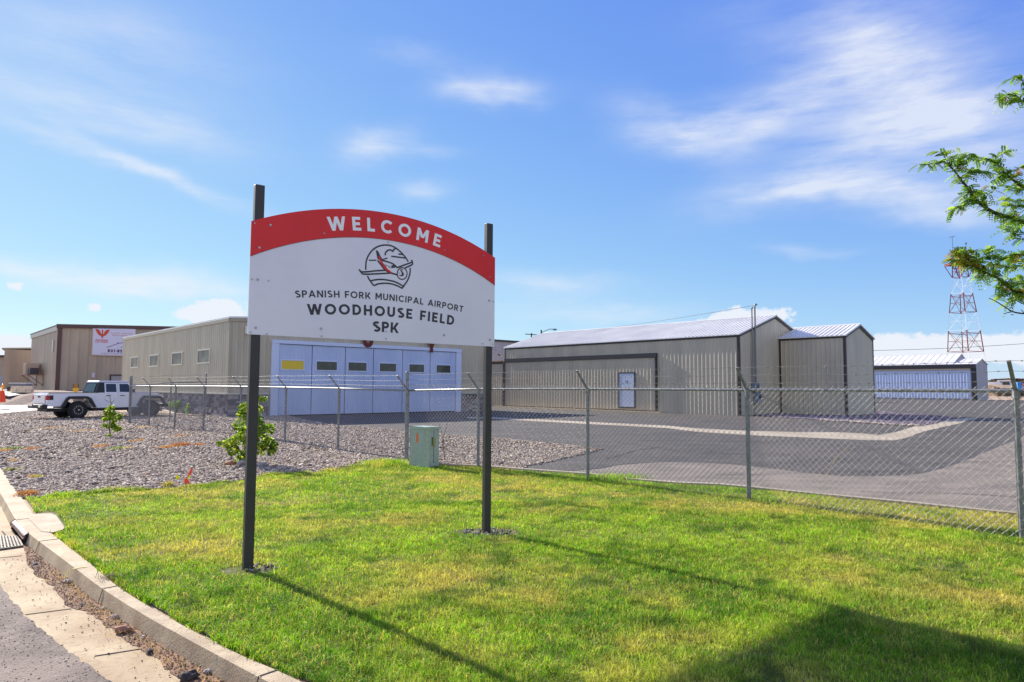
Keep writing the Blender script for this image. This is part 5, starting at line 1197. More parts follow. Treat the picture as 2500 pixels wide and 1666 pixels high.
bo = MB(); bo.tube([(.1,0,.62),(.1,0,.8)], .03, 8); bo.blobm((.1,0,.93), .11, .07, .14, amp=0, n1=12, n2=8); bo.build('lamp', mat('amber', srgb(236,160,50), .3), e)
e = at2('yellow_notice_sign', 'yellow and black warning notice above the pickup bed', 'sign', 184.5, 957, 60); bo = MB(); q_ = 60/1667
bo.box(-7*q_, 7*q_, -.02, .02, 0, 9.5*q_); bo.build('lower_plate', mat('notice_yellow', srgb(232,178,50), .5), e); bo = MB(); bo.box(-7*q_, 7*q_, -.022, .022, 9.6*q_, 18.5*q_); bo.build('upper_plate', mat('notice_black', srgb(70,54,30), .5), e)
ink = Ink(lambda u, v, d: Vector((u, -.024-d, v))); ink.text('KEEP', 0, 14.6*q_, 3*q_, T=.24, width=10*q_); ink.text('CLEAR', 0, 10.6*q_, 2.6*q_, T=.24, width=10*q_); ink.mb.build('lettering', MATS['notice_yellow'], e)
bo = MB(); bo.box(-.04,.04,.025,.08,-1.2,.6); bo.build('post', STEELD, e)

# ------------------------------------------------------------------ white pickup
WB = 3.49; head = R_(54.5)
rw = G(184,1028); jb0 = Vector((-21.25, 33.1, 0)); jb0 = AT(189,1000,33.0); jb0.z = 0
side_off = .80                                        # near wheels' centre line is 0.8 m to the right of the car's axis
jn = Vector((sin(head), -cos(head), 0)); jo = jb0-jn*side_off
pk_ = empty('pickup_truck', Vector((jo.x, jo.y, 0)), head, 'white four-door pickup truck with black fender flares parked on the gravel', 'pickup truck')
# x forward, y left; near side is y<0
def side_extrude(mb, prof, y0, y1, t0=0, t1=0, zt=None): mb.prism(prof, lambda u, v: Vector((u, y0, v)), lambda u, v: Vector((u, y1, v)))
def archpts(cx, r, z0, n=7): return [(cx+r*cos(a), max(z0, .43+r*sin(a))) for a in np.linspace(pi, 0, n)]
body = [(-1.30,.62),(-.62,.62)]+[(-.56,.78),(-.34,1.0),(.34,1.0),(.56,.78)]+[(.64,.52),(2.82,.52)]+[(2.93,.78),(3.12,.98),(3.84,.98),(4.0,.85)]+[(4.12,.85),(4.14,1.04),(4.08,1.13),(2.72,1.22),(2.60,1.24),(1.0,1.24),(-1.26,1.22),(-1.32,1.15)]
bo = MB(); side_extrude(bo, body, -.79, .79); bo.build('body', CARW, pk_, bevel=.025)
bo = MB(); bo.hexa([(2.62,-.68,1.215),(4.06,-.60,1.125),(4.06,.60,1.125),(2.62,.68,1.215),(2.62,-.66,1.29),(3.98,-.56,1.21),(3.98,.56,1.21),(2.62,.66,1.29)]); bo.build('hood', CARW, pk_, bevel=.03)
bo = MB(); bo.box(-1.18, .80, -.66, .66, 1.225, 1.245); bo.build('bed_cover', CARW, pk_)
bo = MB(); bo.box(-1.26, .92, -.80, -.72, 1.242, 1.262); bo.build('bed_rail', BLKPL, pk_); bo = MB(); bo.box(-1.26, .92, .72, .80, 1.242, 1.262); bo.build('bed_rail', BLKPL, pk_)
# cab: tumblehome upper body
def cab(x0, x1, x0t, x1t, zb, zt, wb, wt): return [(x0,-wb,zb),(x1,-wb,zb),(x1,wb,zb),(x0,wb,zb),(x0t,-wt,zt),(x1t,-wt,zt),(x1t,wt,zt),(x0t,wt,zt)]
bo = MB(); bo.hexa(cab(.82,2.72,.96,2.36,1.243,1.76,.765,.66)); bo.build('cab_shell', BLKPL, pk_, bevel=.02)
bo = MB(); bo.hexa(cab(.93,2.40,.99,2.36,1.755,1.845,.675,.635)); bo.build('roof', mat('hard_top_sheen', srgb(206,206,214), .35), pk_, bevel=.03)  # pale colour stands in for the sunlit sheen on a black top
yo = lambda z, e=0: -(.765-(.105)*(z-1.243)/.517)-e
def sidepanel(mb, pts, e0, e1, s=1):
    mb.prism(pts, lambda u, v: Vector((u, s*yo(v, e0), v)), lambda u, v: Vector((u, s*yo(v, e1), v)))
for s in (1, -1):
    for nm, pts, fr in (('door_frame', None, [(1.22,1.245),(1.84,1.245),(1.84,1.74),(1.22,1.74)]), ('door_frame', None, [(1.86,1.245),(2.66,1.245),(2.40,1.74),(1.86,1.74)])):
        bo = MB(); sidepanel(bo, fr, .002, .016, s); fo = bo.build(nm, CARW, pk_)
        x0c = fr[0][0]; 
        gl = [(x0c+.06,1.285),(fr[1][0]-.07,1.285),(fr[2][0]-(.08 if fr[2][0] < 2 else .06),1.69),(x0c+.06,1.69)]
        bo = MB(); sidepanel(bo, gl, .017, .022, s); bo.build('window', GLASSC, fo)
    for (a_, b_) in ((1.20,1.84),(1.86,2.66)):
        bo = MB(); y = -s*.7915
        pr = [(a_+(.0 if a_ > 1.5 else .22),.56),(b_,.56),(b_,1.235),(a_,1.235),(a_,.9)] if a_ < 1.5 else [(a_,.56),(b_-.05,.56),(b_,1.235),(a_,1.235)]
        pr = [(u, v) for u, v in pr]
        bo.prism(pr, lambda u, v: Vector((u, y, v)), lambda u, v: Vector((u, y-s*.009, v))); dr = bo.build('door', CARW, pk_, bevel=.004)
        bo = MB(); bo.box(a_+.08, a_+.28, min(y-s*.012, y-s*.035), max(y-s*.012, y-s*.035), 1.09, 1.125); bo.build('handle', BLKPL, dr)
    # flares
    for cx in (0, WB):
        bo = MB(); hw1 = .60
        outer_ = [(cx-.74,.60),(cx-.52,1.00),(cx-.40,1.09),(cx+.40,1.09),(cx+.56,1.0),(cx+.80,.56)]; inner_ = [(cx+.68,.56),(cx+.47,.92),(cx+.36,.99),(cx-.36,.99),(cx-.45,.92),(cx-.62,.60)]
        bo.prism(outer_+inner_, lambda u, v: Vector((u, -s*.78, v)), lambda u, v: Vector((u, -s*.94, v-.02))); bo.build('fender_flare', BLKPL, pk_, bevel=.012)
        whl = empty('wheel', (0,0,0)); whl.parent = pk_; bpy.data.objects.remove(whl)
        c = Vector((cx, -s*.80, .43)); bo = MB()
        prof = [(.30,-.14),(.38,-.14),(.42,-.11),(.43,-.05),(.43,.05),(.42,.11),(.38,.14),(.30,.14)]
        n_ = 36; vs = []; fs2 = []
        for k in range(n_):
            a_ = 2*pi*k/n_
            for (r_, w_) in prof: rr_ = r_*(1 if (k % 2 or r_ < .41) else .985); vs.append(c+Vector((rr_*cos(a_), w_, rr_*sin(a_))))
        m_ = len(prof)
        for k in range(n_):
            for j in range(m_): fs2.append((k*m_+j, k*m_+(j+1) % m_, ((k+1) % n_)*m_+(j+1) % m_, ((k+1) % n_)*m_+j))
        bo.add(vs, fs2); ty = bo.build('wheel', RUBBER, pk_)
        bo = MB(); bo.cyl(c+Vector((0,-s*.085,0)), (0,1,0), .305, .05, 28); bo.cyl(c+Vector((0,-s*.12,0)), (0,1,0), .09, .05, 16); bo.build('rim', BLKPL, ty)
        bo = MB()
        for k in range(12): a_ = 2*pi*k/12; bo.cyl(c+Vector((.19*cos(a_), -s*.115, .19*sin(a_))), (0,1,0), .018, .02, 8)
        bo.cyl(c+Vector((0,-s*.15,0)), (0,1,0), .03, .015, 10); bo.build('bolts', CHROME, ty)
    bo = MB(); bo.box(-1.335, -1.05, min(-s*.785,-s*.80), max(-s*.785,-s*.80), .92, 1.13); bo.build('tail_light', BLKPL, pk_, bevel=.004); bo = MB(); bo.box(-1.345, -1.20, min(-s*.70,-s*.806), max(-s*.70,-s*.806), .93, 1.12); bo.build('tail_light', REDL, pk_, bevel=.006)
    bo = MB(); bo.cyl((4.13,-s*.42,1.0), (1,0,0), .09, .04, 20); bo.build('headlight', mat('headlight', srgb(220,224,230), .15), pk_)
    bo = MB(); bo.box(2.46, 2.58, min(-s*.80,-s*1.0), max(-s*.80,-s*1.0), 1.27, 1.45); bo.build('mirror', BLKPL, pk_, bevel=.02)
    bo = MB(); bo.box(.70, 2.78, min(-s*.74,-s*.80), max(-s*.74,-s*.80), .42, .515); bo.build('rock_rail', BLKPL, pk_, bevel=.01)
bo = MB(); bo.box(-1.52,-1.28,-.82,.82,.52,.70); bo.build('rear_bumper', BLKPL, pk_, bevel=.02); bo = MB(); bo.box(-1.535,-1.40,.25,.70,.62,.72); bo.box(-1.55,-1.45,-.70,-.5,.58,.68); bo.build('bumper_plate', CHROME, pk_)
bo = MB(); bo.box(4.10,4.42,-.82,.82,.50,.68); bo.build('front_bumper', BLKPL, pk_, bevel=.03)
bo = MB(); bo.box(4.135,4.16,-.34,.34,.80,1.08); bo.build('grille', BLKPL, pk_)
bo = MB(); bo.hexa([(2.66,-.70,1.26),(2.70,-.70,1.26),(2.70,.70,1.26),(2.66,.70,1.26),(2.38,-.61,1.75),(2.42,-.61,1.75),(2.42,.61,1.75),(2.38,.61,1.75)]); bo.build('windscreen', GLASSC, pk_)
bo = MB(); bo.hexa([(.80,-.55,1.30),(.83,-.55,1.30),(.83,.55,1.30),(.80,.55,1.30),(.92,-.5,1.70),(.95,-.5,1.70),(.95,.5,1.70),(.92,.5,1.70)]); bo.build('rear_window', GLASSD, pk_)
bo = MB(); bo.box(-1.345,-1.325,-.62,.62,.75,1.17); bo.build('tailgate', CARW, pk_, bevel=.006); bo = MB(); bo.box(-1.36,-1.346,-.12,.12,1.02,1.10); bo.build('tailgate_handle', BLKPL, pk_)
bo = MB(); bo.box(-1.2,3.9,-.55,.55,.36,.5); bo.cyl((0,0,.43),(0,1,0),.07,1.5,10); bo.cyl((WB,0,.43),(0,1,0),.07,1.5,10); bo.build('chassis', BLKPL, pk_)

# ------------------------------------------------------------------ far right hangar, tower, yard
F0 = AT(2385,950,101.5); F0.z = 0; FL = 34.0
fo0 = F0-Vector((hd[0], hd[1], 0))*FL
h2 = empty('far_hangar', Vector((fo0.x, fo0.y, 0)), hA, 'distant hangar with wide bluish-white corrugated door and pale roof at right', 'hangar')
FH = AT(2385,889,101.5).z; mL = WS(2306, 866, F0, hd)[0]+FL+1.0
dh = WS(2380, 902, F0, hd)[1]
shed(h2, mL, 9, FH, 1.7, 4.5, SIDING_L, ROOF, None, pitch=.9, fh=[(0,mL,0,FH)])
shed(h2, FL-mL, 6, FH-.02, .8, 3, SIDING_L, ROOF, None, x0=mL+.02, pitch=.9, names=('end_bay_wall','end_bay_roof','x'), fh=[(0,FL-mL,0,FH)])
bo = MB(); bo.box(.3, FL-.7, -.12, -.004, .25, dh-.1); s = .5
while s < FL-.8:
    bo.add([(s-.20,-.12,.25),(s-.02,-.20,.25),(s+.02,-.20,.25),(s+.07,-.12,.25),(s-.20,-.12,dh-.1),(s-.02,-.20,dh-.1),(s+.02,-.20,dh-.1),(s+.07,-.12,dh-.1)], [(0,1,5,4),(1,2,6,5),(2,3,7,6)]); s += .42
bo.build('hangar_door', mat('door_blue_white', srgb(196,208,238), .4), h2)
bo = MB(); bo.box(0, FL, -.28, -.003, dh+.15, FH-.08); bo.box(FL-.55, FL+.04, -.2, -.003, 0, dh+.14); bo.build('door_header', TRIMD, h2)
bo = MB(); bo.box(.3, FL-.7, -.24, -.122, dh-.09, dh+.145); bo.build('door_rail', mat('rail_tan', srgb(196,176,150), .6), h2)
# behind the sign post: lilac building and gate frame
q0 = AT(1190,839,96); q1 = AT(1262,843,92)
b5 = empty('lilac_hangar', Vector((q0.x-8, 98, 0)), R_(-40), 'lilac-grey ribbed hangar with dark roof edge beyond the left bay of the long hangar', 'hangar')
bo = MB(); hh_ = q0.z
bo.box(0, 22, 0, 14, 0, hh_-.9); bo.prism([(0,hh_-.9),(22,hh_-.9),(11,hh_+.1)], lambda u, v: Vector((u,0,v)), lambda u, v: Vector((u,14,v))); ribs(bo, lambda s, z, d: Vector((s,-d,z)), 22, lambda s: hh_-.9, .6, w0=.12, w1=.07, d=.05); bo.build('wall', SIDING_L, b5)
bo = MB()
for a_, b_ in (((-.2,0),(11,1.0)),((11,1.0),(22.2,0))): bo.bar((a_[0],-.1,hh_-.85+a_[1]), (b_[0],-.1,hh_-.85+b_[1]), .25, .25)
bo.build('roof_edge', TRIMD, b5)
e = at2('gate_frame', 'grey steel truss arm over the left bay roof beside the sign post', 'steel frame', 1213, 872, 62); bo = MB()
for a_, b_ in [((1200,858),(1234,873)),((1204,876),(1218,866)),((1219,866),(1220,876))]: bo.bar(L2(*a_, 62, e), L2(*b_, 62, e), .14, .14)
bo.build('truss', mat('truss_grey', srgb(150,146,150), .6), e)
# street lamp and utility pole behind the long hangar
Yp = 90
e = at2('street_lamp', 'street lamp on a dark pole with curved arm above the long hangar roof', 'street lamp', 1322, 950, Yp); bo = MB(); bo.tube([(0,0,0), L2(1321.5,806,Yp,e)], .10, 8); bo.build('pole', TWIG, e)
bo = MB(); bo.tube([L2(*p, Yp, e) for p in [(1324,812),(1332,807.5),(1342,804),(1350,804)]], .05, 6); bo.build('arm', GALV, e)
bo = MB(); bo.blobm(L2(1354.5,805,Yp,e), .30, .16, .13, amp=0, n1=12, n2=8); bo.build('lamp_head', mat('lamp_grey', srgb(110,124,146), .5), e, smooth=True)
up_ = at2('utility_pole', 'dark wooden utility pole with crossarms left of the street lamp', 'utility pole', 1298, 950, Yp); bo = MB(); bo.tube([(0,0,0), L2(1297.5,814,Yp,up_)], .09, 8); bo.build('pole', TWIG, up_)
bo = MB(); bo.bar(L2(1282,816,Yp,up_), L2(1310,818,Yp,up_), .08, .1); bo.build('crossarm', TWIG, up_); bo = MB(); bo.bar(L2(1285,828,Yp,up_), L2(1308,827,Yp,up_), .07, .08); bo.build('crossarm', mat('arm_grey', srgb(150,150,150), .6), up_)
def wire(lb, pts, r, sag): 
    a_, b_ = pts; P_ = [a_.lerp(b_, t)+Vector((0,0,-sag*4*t*(1-t))) for t in np.linspace(0, 1, 14)]; m_ = MB(); m_.tube(P_, r, 4, cap=False); o = m_.build('overhead_wire', STEELD); tag(o, lb, 'wire', 'overhead wires')
M_ = PM[mast.name]; wire('thin wire dropping from the electricity mast to the utility pole', (M_ @ Vector((.16,.42,6.8)), AT(1308,817,Yp)), .012, .3)
wire('power line crossing the sky in front of the lattice tower', (AT(2020,857,120), AT(2620,829.5,120)), .035, .5)
# lattice tower
TY = 200; tw = at2('lattice_tower', 'tall red and white steel lattice tower behind the far hangar', 'radio tower', 2364, 951.5, TY)
tw.location.z = 0; PM[tw.name] = Matrix.Translation(tw.location)
lev = [(0,7.8),(12.6,6.3),(18.8,5.6),(24.2,4.8),(29.8,3.8),(34.6,2.9),(38.2,2.6)]
cxs = lambda z: -1.1*(z/38.2)**1.0
def legp(z, w_, k): c = [(-1,-1),(1,-1),(1,1),(-1,1)][k]; cr_, sr_ = cos(.35), sin(.35); x, y = c[0]*w_/2, c[1]*w_/2; return Vector((x*cr_-y*sr_+cxs(z), x*sr_+y*cr_, z))
for i in range(len(lev)-1):
    (z0, w0_), (z1, w1_) = lev[i], lev[i+1]; red = i in (1,3,5); bo = MB(); r_ = .14 if red else .055
    rb_ = .075 if red else .03
    for k in range(4):
        bo.bar(legp(z0,w0_,k), legp(z1,w1_,k), r_*1.5, r_*1.5); k2 = (k+1) % 4
        bo.bar(legp(z0,w0_,k), legp(z1,w1_,k2), rb_, rb_); bo.bar(legp(z0,w0_,k2), legp(z1,w1_,k), rb_, rb_)
        bo.bar(legp(z0+.05,w0_,k), legp(z0+.05,w0_,k2), rb_*1.6, rb_*1.6); 
        zm_, wm_ = (z0+z1)/2, (w0_+w1_)/2; bo.bar(legp(zm_,wm_,k), legp(zm_,wm_,k2), rb_, rb_)
        if red: bo.bar(legp(z1-.8,w1_+.1,k), legp(z1-.8,w1_+.1,k2), rb_*1.6, rb_*1.6)
    bo.build('red_section' if red else 'white_section', REDP if red else WHTP, tw)
bo = MB(); bo.box(-4.2,2.0,-2.4,2.4,38.3,38.9)
for (a_, b_) in (((-4.1,-2.3,38.3),(-2.6,-1.4,34.8)),((-4.1,2.3,38.3),(-2.6,1.4,34.8)),((1.9,-2.3,38.3),(.6,-1.4,34.8))): bo.bar(a_, b_, .18, .18)
for x_ in (-4.1,-2.6,-1.1,.4,1.9): bo.bar((x_,-2.3,38.9), (x_,-2.3,40.4), .1, .1)
bo.bar((-4.1,-2.3,40.4), (1.9,-2.3,40.4), .1, .1); bo.build('platform', REDP, tw)
bo = MB(); bo.tube([(-3.0,0,38.9),(-3.0,0,46.8)], .06, 6); bo.bar((-3.8,0,46.6),(-2.2,0,46.9), .12, .12); bo.tube([(1.0,0,38.9),(1.0,0,44.6)], .07, 6); bo.blobm((1.0,0,44.8), .25, .25, .3, amp=0); bo.build('antenna', STEELD, tw)
bo = MB(); bo.tube([(-1.2,0,38.9),(-1.2,0,42.8)], 1.3, 14); bo.build('antenna_drum', mat('drum_ochre', srgb(168,128,60), .7, c2=srgb(120,110,44), nscale=3), tw)
# parked plane by the far hangar (only a wing shows), and the yard at the right edge
GW = mat('plane_white', srgb(238,238,240), .3)
e = at2('light_aircraft', 'white low-wing light aircraft, only its wing showing past the hangar end', 'aircraft', 2110, 962, 84); e.location.z = 0
bo = MB(); bo.tube([(-4,2.2,1.3),(-2.4,2.2,1.35),(0,2.2,1.4),(1.6,2.2,1.35),(2.4,2.2,1.3)], [.12,.42,.62,.5,.2], 14); bo.build('fuselage', GW, e, smooth=True)
bo = MB(); bo.hexa([L2(2090,967.5,84,e)+Vector((0,0,84*0)), L2(2166,961,84,e), L2(2166,960.6,85.4,e), L2(2090,966,85.6,e), L2(2090,962,84,e), L2(2164,959.2,84,e), L2(2164,959,85.4,e), L2(2090,961.5,85.6,e)]); bo.build('wing', GW, e)
bo = MB(); bo.box(-4.3,-3.6,2.16,2.24,1.3,2.5); bo.box(-4.2,-3.6,1.0,3.4,1.35,1.43); bo.build('tail', GW, e)
for x_, y_ in ((.2,1.4),(.2,3),(1.9,2.2)): bo = MB(); bo.cyl((x_,y_,.25),(0,1,0),.25,.15,14); bo.build('wheel', RUBBER, e)
dpt = 150
e = at2('light_aircraft', 'white high-wing light aircraft with dark windows in the yard at right', 'aircraft', 2443, 964, dpt); bo = MB(); z0q = 0
bo.tube([L2(2414,938,dpt,e),L2(2428,938.5,dpt,e),L2(2446,939,dpt,e),L2(2462,940,dpt,e),L2(2470,943,dpt,e)], [.15,.45,.85,.8,.3], 14); bo.build('fuselage', GW, e, smooth=True)
bo = MB(); bo.hexa([L2(2412,938,dpt-4,e),L2(2440,934,dpt-4,e),L2(2440,933,dpt-2.5,e),L2(2412,937,dpt-2.5,e),L2(2412,935,dpt-4,e),L2(2440,931.5,dpt-4,e),L2(2440,931,dpt-2.5,e),L2(2412,934.5,dpt-2.5,e)]); bo.hexa([L2(2434,931.5,dpt-4,e),L2(2470,931.5,dpt-4,e),L2(2470,930.5,dpt-1,e),L2(2434,930,dpt-1,e),L2(2434,929.5,dpt-4,e),L2(2470,930,dpt-4,e),L2(2470,929.5,dpt-1,e),L2(2434,929,dpt-1,e)]); bo.build('wing', GW, e)
bo = MB(); bo.hexa([L2(2449,940,dpt-1,e),L2(2467,940,dpt-1,e),L2(2467,940,dpt,e),L2(2449,940,dpt,e),L2(2447,932,dpt-1,e),L2(2464,932,dpt-1,e),L2(2464,932,dpt,e),L2(2447,932,dpt,e)]); bo.build('window', GLASSD, e)
bo = MB(); bo.cyl(L2(2430,960,dpt,e),(0,1,0),.35,.2,12); bo.cyl(L2(2452,960,dpt,e),(0,1,0),.35,.2,12); bo.bar(L2(2430,960,dpt,e), L2(2438,944,dpt,e), .1, .1); bo.bar(L2(2452,960,dpt,e), L2(2452,944,dpt,e), .1, .1); bo.build('landing_gear', STEELD, e)
e = at2('blue_tractor', 'blue machine with dark wheels right of the fence post in the yard', 'machine', 2488, 966, 130); bo = MB(); s_ = 130/1667
bo.box(-8*s_,4*s_,-.6,.6,14*s_,32*s_); bo.box(-8*s_,13*s_,-.6,.6,11*s_,14*s_-.003); bo.build('cab', mat('machine_blue', srgb(60,140,220), .5), e, bevel=.04); bo = MB(); bo.box(-6*s_,-4.6*s_,-.62,-.61,25*s_,29*s_); bo.box(0*s_,1.8*s_,-.62,-.61,25*s_,29*s_); bo.build('window', GLASSD, e)
for x_ in (0, 9*s_): bo = MB(); bo.cyl((x_,0,.5),(0,1,0),.42,1.2,16); bo.build('wheel', RUBBER, e)
bo = MB(); bo.box(12*s_,18*s_,-.5,.5,16*s_,30*s_); bo.build('hopper', RUST, e)
rr = random.Random(3); sal = MB()
for k in range(46):
    px = rr.uniform(2418, 2560); q = AT(px, rr.uniform(926,933), 165); c = rr.choice([(196,170,130),(110,84,70),(60,52,50),(220,212,200),(150,120,90),(84,60,50)])
    sal.bar((q.x-rr.uniform(.4,2), 165+rr.uniform(-2,2), q.z), (q.x+rr.uniform(.4,2), 165+rr.uniform(-2,2), q.z+rr.uniform(-.4,.4)), rr.uniform(.2,.6), rr.uniform(.2,.5), tint=srgb(*c))
q0, q1 = AT(2420,950,166), AT(2570,950,166); sal.box(q0.x, q1.x, 164, 168, 0, AT(2450,934,166).z, tint=srgb(120,100,84)) 
o = sal.build('scrap_heap', mat('scrap', (1,1,1,1), .85, tint=True, c2=(.6,.6,.6,1), nscale=.8)); tag(o, 'long heap of brown and grey scrap timber beyond the parked aircraft', 'scrap heap', kind='stuff')
# blue-shaded pad beside hangar, distant hills
bo = MB(); bo.sheet([tuple(R4b(*p, .009)) for p in [(60,1090),(160,1070),(340,1095),(300,1120),(120,1135)]]); struct(bo.build('drain_pad', CONC))
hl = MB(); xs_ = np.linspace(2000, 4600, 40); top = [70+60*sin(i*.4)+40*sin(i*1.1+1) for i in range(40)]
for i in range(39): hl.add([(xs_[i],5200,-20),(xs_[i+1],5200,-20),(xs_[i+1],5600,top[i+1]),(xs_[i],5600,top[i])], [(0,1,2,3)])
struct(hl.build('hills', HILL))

# ------------------------------------------------------------------ honey locust reaching in from the right
TD = 5.6; tb = Vector((6.0, 6.05, 0)); lt = empty('locust_tree', tb, 0, 'feathery green tree whose branches reach in from the right edge', 'tree')
r5 = lambda X, Y, D=TD: AT(2220+X*.2935, 340+Y*.2935, D)-tb
wd_ = MB(); tips = []
trunk_top = Vector((0,0,2.0)); wd_.tube([(0,0,-.05),(.02,0,1.0),(0,.02,2.0),(-.04,0,3.2),(-.06,.05,4.4),(-.02,.04,5.2)], [.085,.07,.06,.045,.025,.008], 10)
def branch(pts, r0, r1, leafy=True, D=TD, start=None, dens=1.0, dz=0.0):
    P_ = [r5(*p, D+dz*i) for i, p in enumerate(pts)]
    if start is not None: P_ = [start]+P_
    Q = catmull(P_, 5); n_ = len(Q); wd_.tube(Q, [(r0+(r1-r0)*i/(n_-1))*.75 for i in range(n_)], 6)
    if leafy: tips.append((Q, dens))
S_ = lambda z: Vector((-.02,0,z))
branch([(1180,745),(954,690),(860,655),(750,630),(650,580),(560,510),(490,410),(430,340),(380,270),(320,210),(290,190),(220,205),(80,210)], .028, .003, start=S_(2.9), dens=1.15)
branch([(560,510),(480,500),(420,460)], .006, .002); branch([(650,580),(620,500),(740,400)], .007, .002); branch([(430,330),(500,272),(650,280)], .005, .002)
branch([(490,420),(560,440),(640,410)], .005, .002); branch([(380,260),(420,220),(500,140),(400,130)], .004, .002, dens=1.1); branch([(330,215),(290,140),(260,110),(220,110)], .004, .002)
branch([(510,520),(430,560),(340,600)], .004, .002); branch([(360,240),(420,180),(450,165)], .003, .002)
branch([(1170,480),(954,400),(890,360),(840,320),(790,280),(740,220),(700,190),(640,165),(550,185)], .022, .003, start=S_(3.2), D=TD+.2)
branch([(740,220),(735,150),(850,80)], .004, .002, D=TD+.2); branch([(800,290),(720,330),(680,350)], .004, .002, D=TD+.2); branch([(860,330),(880,260),(940,225)], .004, .002, D=TD+.2); branch([(850,320),(770,300),(705,262)], .003, .002, D=TD+.2)
branch([(1180,1335),(954,1280),(860,1260),(780,1190),(720,1150),(640,1110),(560,1060),(500,1010),(430,970),(400,930)], .020, .003, start=S_(1.9), dens=1.6)
branch([(954,1290),(880,1330),(800,1385)], .005, .002); branch([(870,1255),(820,1290),(745,1310)], .005, .002)
branch([(640,1110),(600,1040),(530,960),(520,930)], .006, .002, dens=2); branch([(700,1140),(700,1050),(640,960)], .006, .002, dens=1.6); branch([(560,1060),(500,1050),(440,1020),(330,1000)], .005, .002, dens=2); branch([(500,1010),(460,950),(420,920),(345,975)], .004, .002, dens=1.6)
branch([(640,1110),(610,1140),(570,1130)], .004, .002); branch([(760,1180),(740,1230),(790,1260)], .004, .002)
branch([(1300,1040),(1100,980),(954,965),(860,960),(780,1000),(700,960),(640,915)], .012, .002, start=S_(2.3), dens=1.5)
for k in range(13):
    y = 430+k*70; ya = y+rng.uniform(-30,30); branch([(1300,ya+60),(1080,ya+rng.uniform(-20,40)),(900+rng.uniform(-40,40),ya+rng.uniform(-30,30)),(760+rng.uniform(-30,90)+(90 if 600 < y < 640 or 840 < y < 930 else 0),ya+rng.uniform(-50,40))], .008, .002, D=TD+rng.uniform(-.35,.5), dens=1.1)
branch([(1190,1465),(954,1452),(860,1435),(800,1400),(720,1350),(660,1322)], .012, .0035, False, start=S_(1.6)); branch([(860,1436),(825,1442),(790,1452)], .006, .0035, False); branch([(954,1445),(935,1425),(925,1420)], .005, .003, False)
up5 = lambda x, y: ((x-2220)/.2935, (y-340)/.2935)
branch([up5(2640,290), up5(2560,262), up5(2500,249), up5(2482,235), up5(2457,232), up5(2438,248)], .014, .003, start=S_(4.0)); branch([up5(2560,262), up5(2510,222), up5(2490,190), up5(2462,196)], .006, .002); branch([up5(2500,249), up5(2480,244), up5(2462,255)], .004, .002)
for k in range(9): branch([up5(2690,140+k*26), up5(2620,118+k*28), up5(2520+rng.uniform(-8,20),100+k*18)], .006, .002, dens=1.2, D=TD+rng.uniform(-.4,.6))
# the rest of the crown, round the trunk and beyond the frame
for k in range(34):
    z0 = rng.uniform(1.9, 4.4); a_ = rng.uniform(-2.2, 1.9); L_ = rng.uniform(1.0, 2.1)*(1.1-.12*abs(z0-3)); st_ = Vector((-.03, .02, z0)); P_ = [st_]; dx, dy = cos(a_), sin(a_)
    for t in (.3, .6, 1): P_.append(st_+Vector((dx*L_*t+rng.uniform(-.1,.1), dy*L_*t+rng.uniform(-.1,.1), L_*.45*t+rng.uniform(-.1,.12))))
    e_ = P_[-1]+tb
    if e_.x/e_.y < .84 and e_.y > 1: continue
    Q = catmull(P_, 5); wd_.tube(Q, [.022*(1-i/len(Q))+.003 for i in range(len(Q))], 6); tips.append((Q, .9))
    for m_ in (.45, .65, .85):
        q0 = Q[int(m_*(len(Q)-1))]; b_ = a_+rng.uniform(-1.1, 1.1); P2 = [q0, q0+Vector((cos(b_)*.3, sin(b_)*.3, .1)), q0+Vector((cos(b_)*.6, sin(b_)*.6, .12+rng.uniform(-.15,.15)))]
        e_ = P2[-1]+tb
        if e_.x/max(e_.y,.5) < .82: continue
        Q2 = catmull(P2, 4); wd_.tube(Q2, [.006*(1-i/len(Q2))+.002 for i in range(len(Q2))], 5); tips.append((Q2, 1.3))
wd_.build('trunk', TWIG, lt)
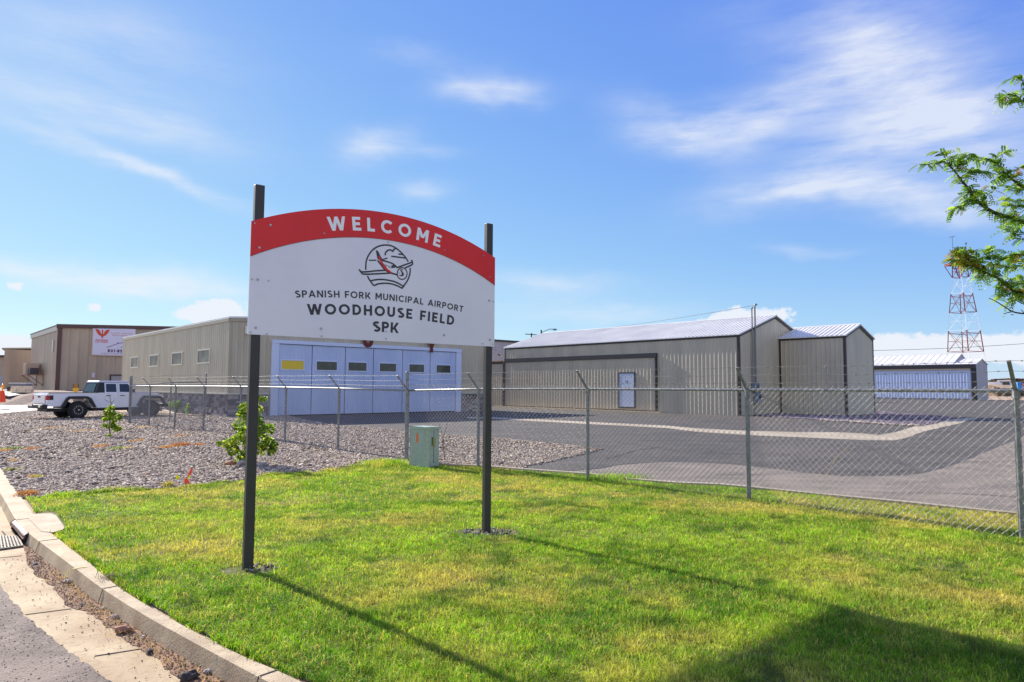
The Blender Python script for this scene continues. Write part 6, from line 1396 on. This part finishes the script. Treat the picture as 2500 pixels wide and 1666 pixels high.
# pinnate leaves: rachis with paired leaflets
V, Fc, Tn = [], [], []; gp_ = [np.array(srgb(*c)[:3]) for c in [(126,162,62),(104,142,52),(152,180,74),(84,118,44),(168,190,88)]]; br_ = np.array(srgb(176,132,64)[:3])
def leaf(p, d, L_, n_, cc):
    up = np.array([0,0,1.0]); s_ = np.cross(d, up); s_ /= np.linalg.norm(s_)+1e-6; s_ = s_*rng.uniform(.6,1)+up*rng.uniform(-.6,.6); s_ /= np.linalg.norm(s_); nn = np.cross(d, s_)
    for i in range(n_):
        t = (i+1)/n_; c0 = p+d*L_*t+np.array([0,0,-L_*.35*t*t]); ll = .021*(1-.45*abs(t-.5))
        for sg in (-1, 1):
            a_ = c0; tip = c0+s_*sg*ll+d*ll*.35; w_ = d*ll*.46+nn*ll*.06; m_ = (a_+tip)/2; b0 = len(V); V.extend([a_, m_+w_, tip, m_-w_]); Fc.extend([(b0,b0+1,b0+2),(b0,b0+2,b0+3)]); Tn.extend([cc, cc])
for Q, dens in tips:
    L_ = sum((Q[i+1]-Q[i]).length for i in range(len(Q)-1)); acc = 0
    for i in range(len(Q)-1):
        a_, b_ = np.array(Q[i]), np.array(Q[i+1]); d_ = b_-a_; ln = np.linalg.norm(d_)
        d_ /= ln+1e-6
        for k in range(rng.poisson(ln*125*dens)):
            p = a_+(b_-a_)*rng.random(); dr = d_*rng.uniform(.1,.9)+rng.normal(0,.75,3)*np.array([1,.8,.6]); dr /= np.linalg.norm(dr)
            px_frac = (p[0]+tb.x)/(p[1]+tb.y); orange = (p[2] > 0 and abs(px_frac-.662) < .018 and 2.3 < p[2] < 2.9 and rng.random() < .35) or rng.random() < .02
            cc = (br_ if orange else gp_[rng.integers(0,5)])*rng.uniform(.7,1.3); leaf(p, dr, rng.uniform(.04,.10), rng.integers(4,8), cc)
V = np.array(V); Tn = np.array(Tn); npmesh('foliage', V, np.array(Fc), LEAF, np.concatenate([Tn, np.ones((len(Tn),1))], 1), parent=lt)
print('leaf tris', len(Fc), 'grass', n)
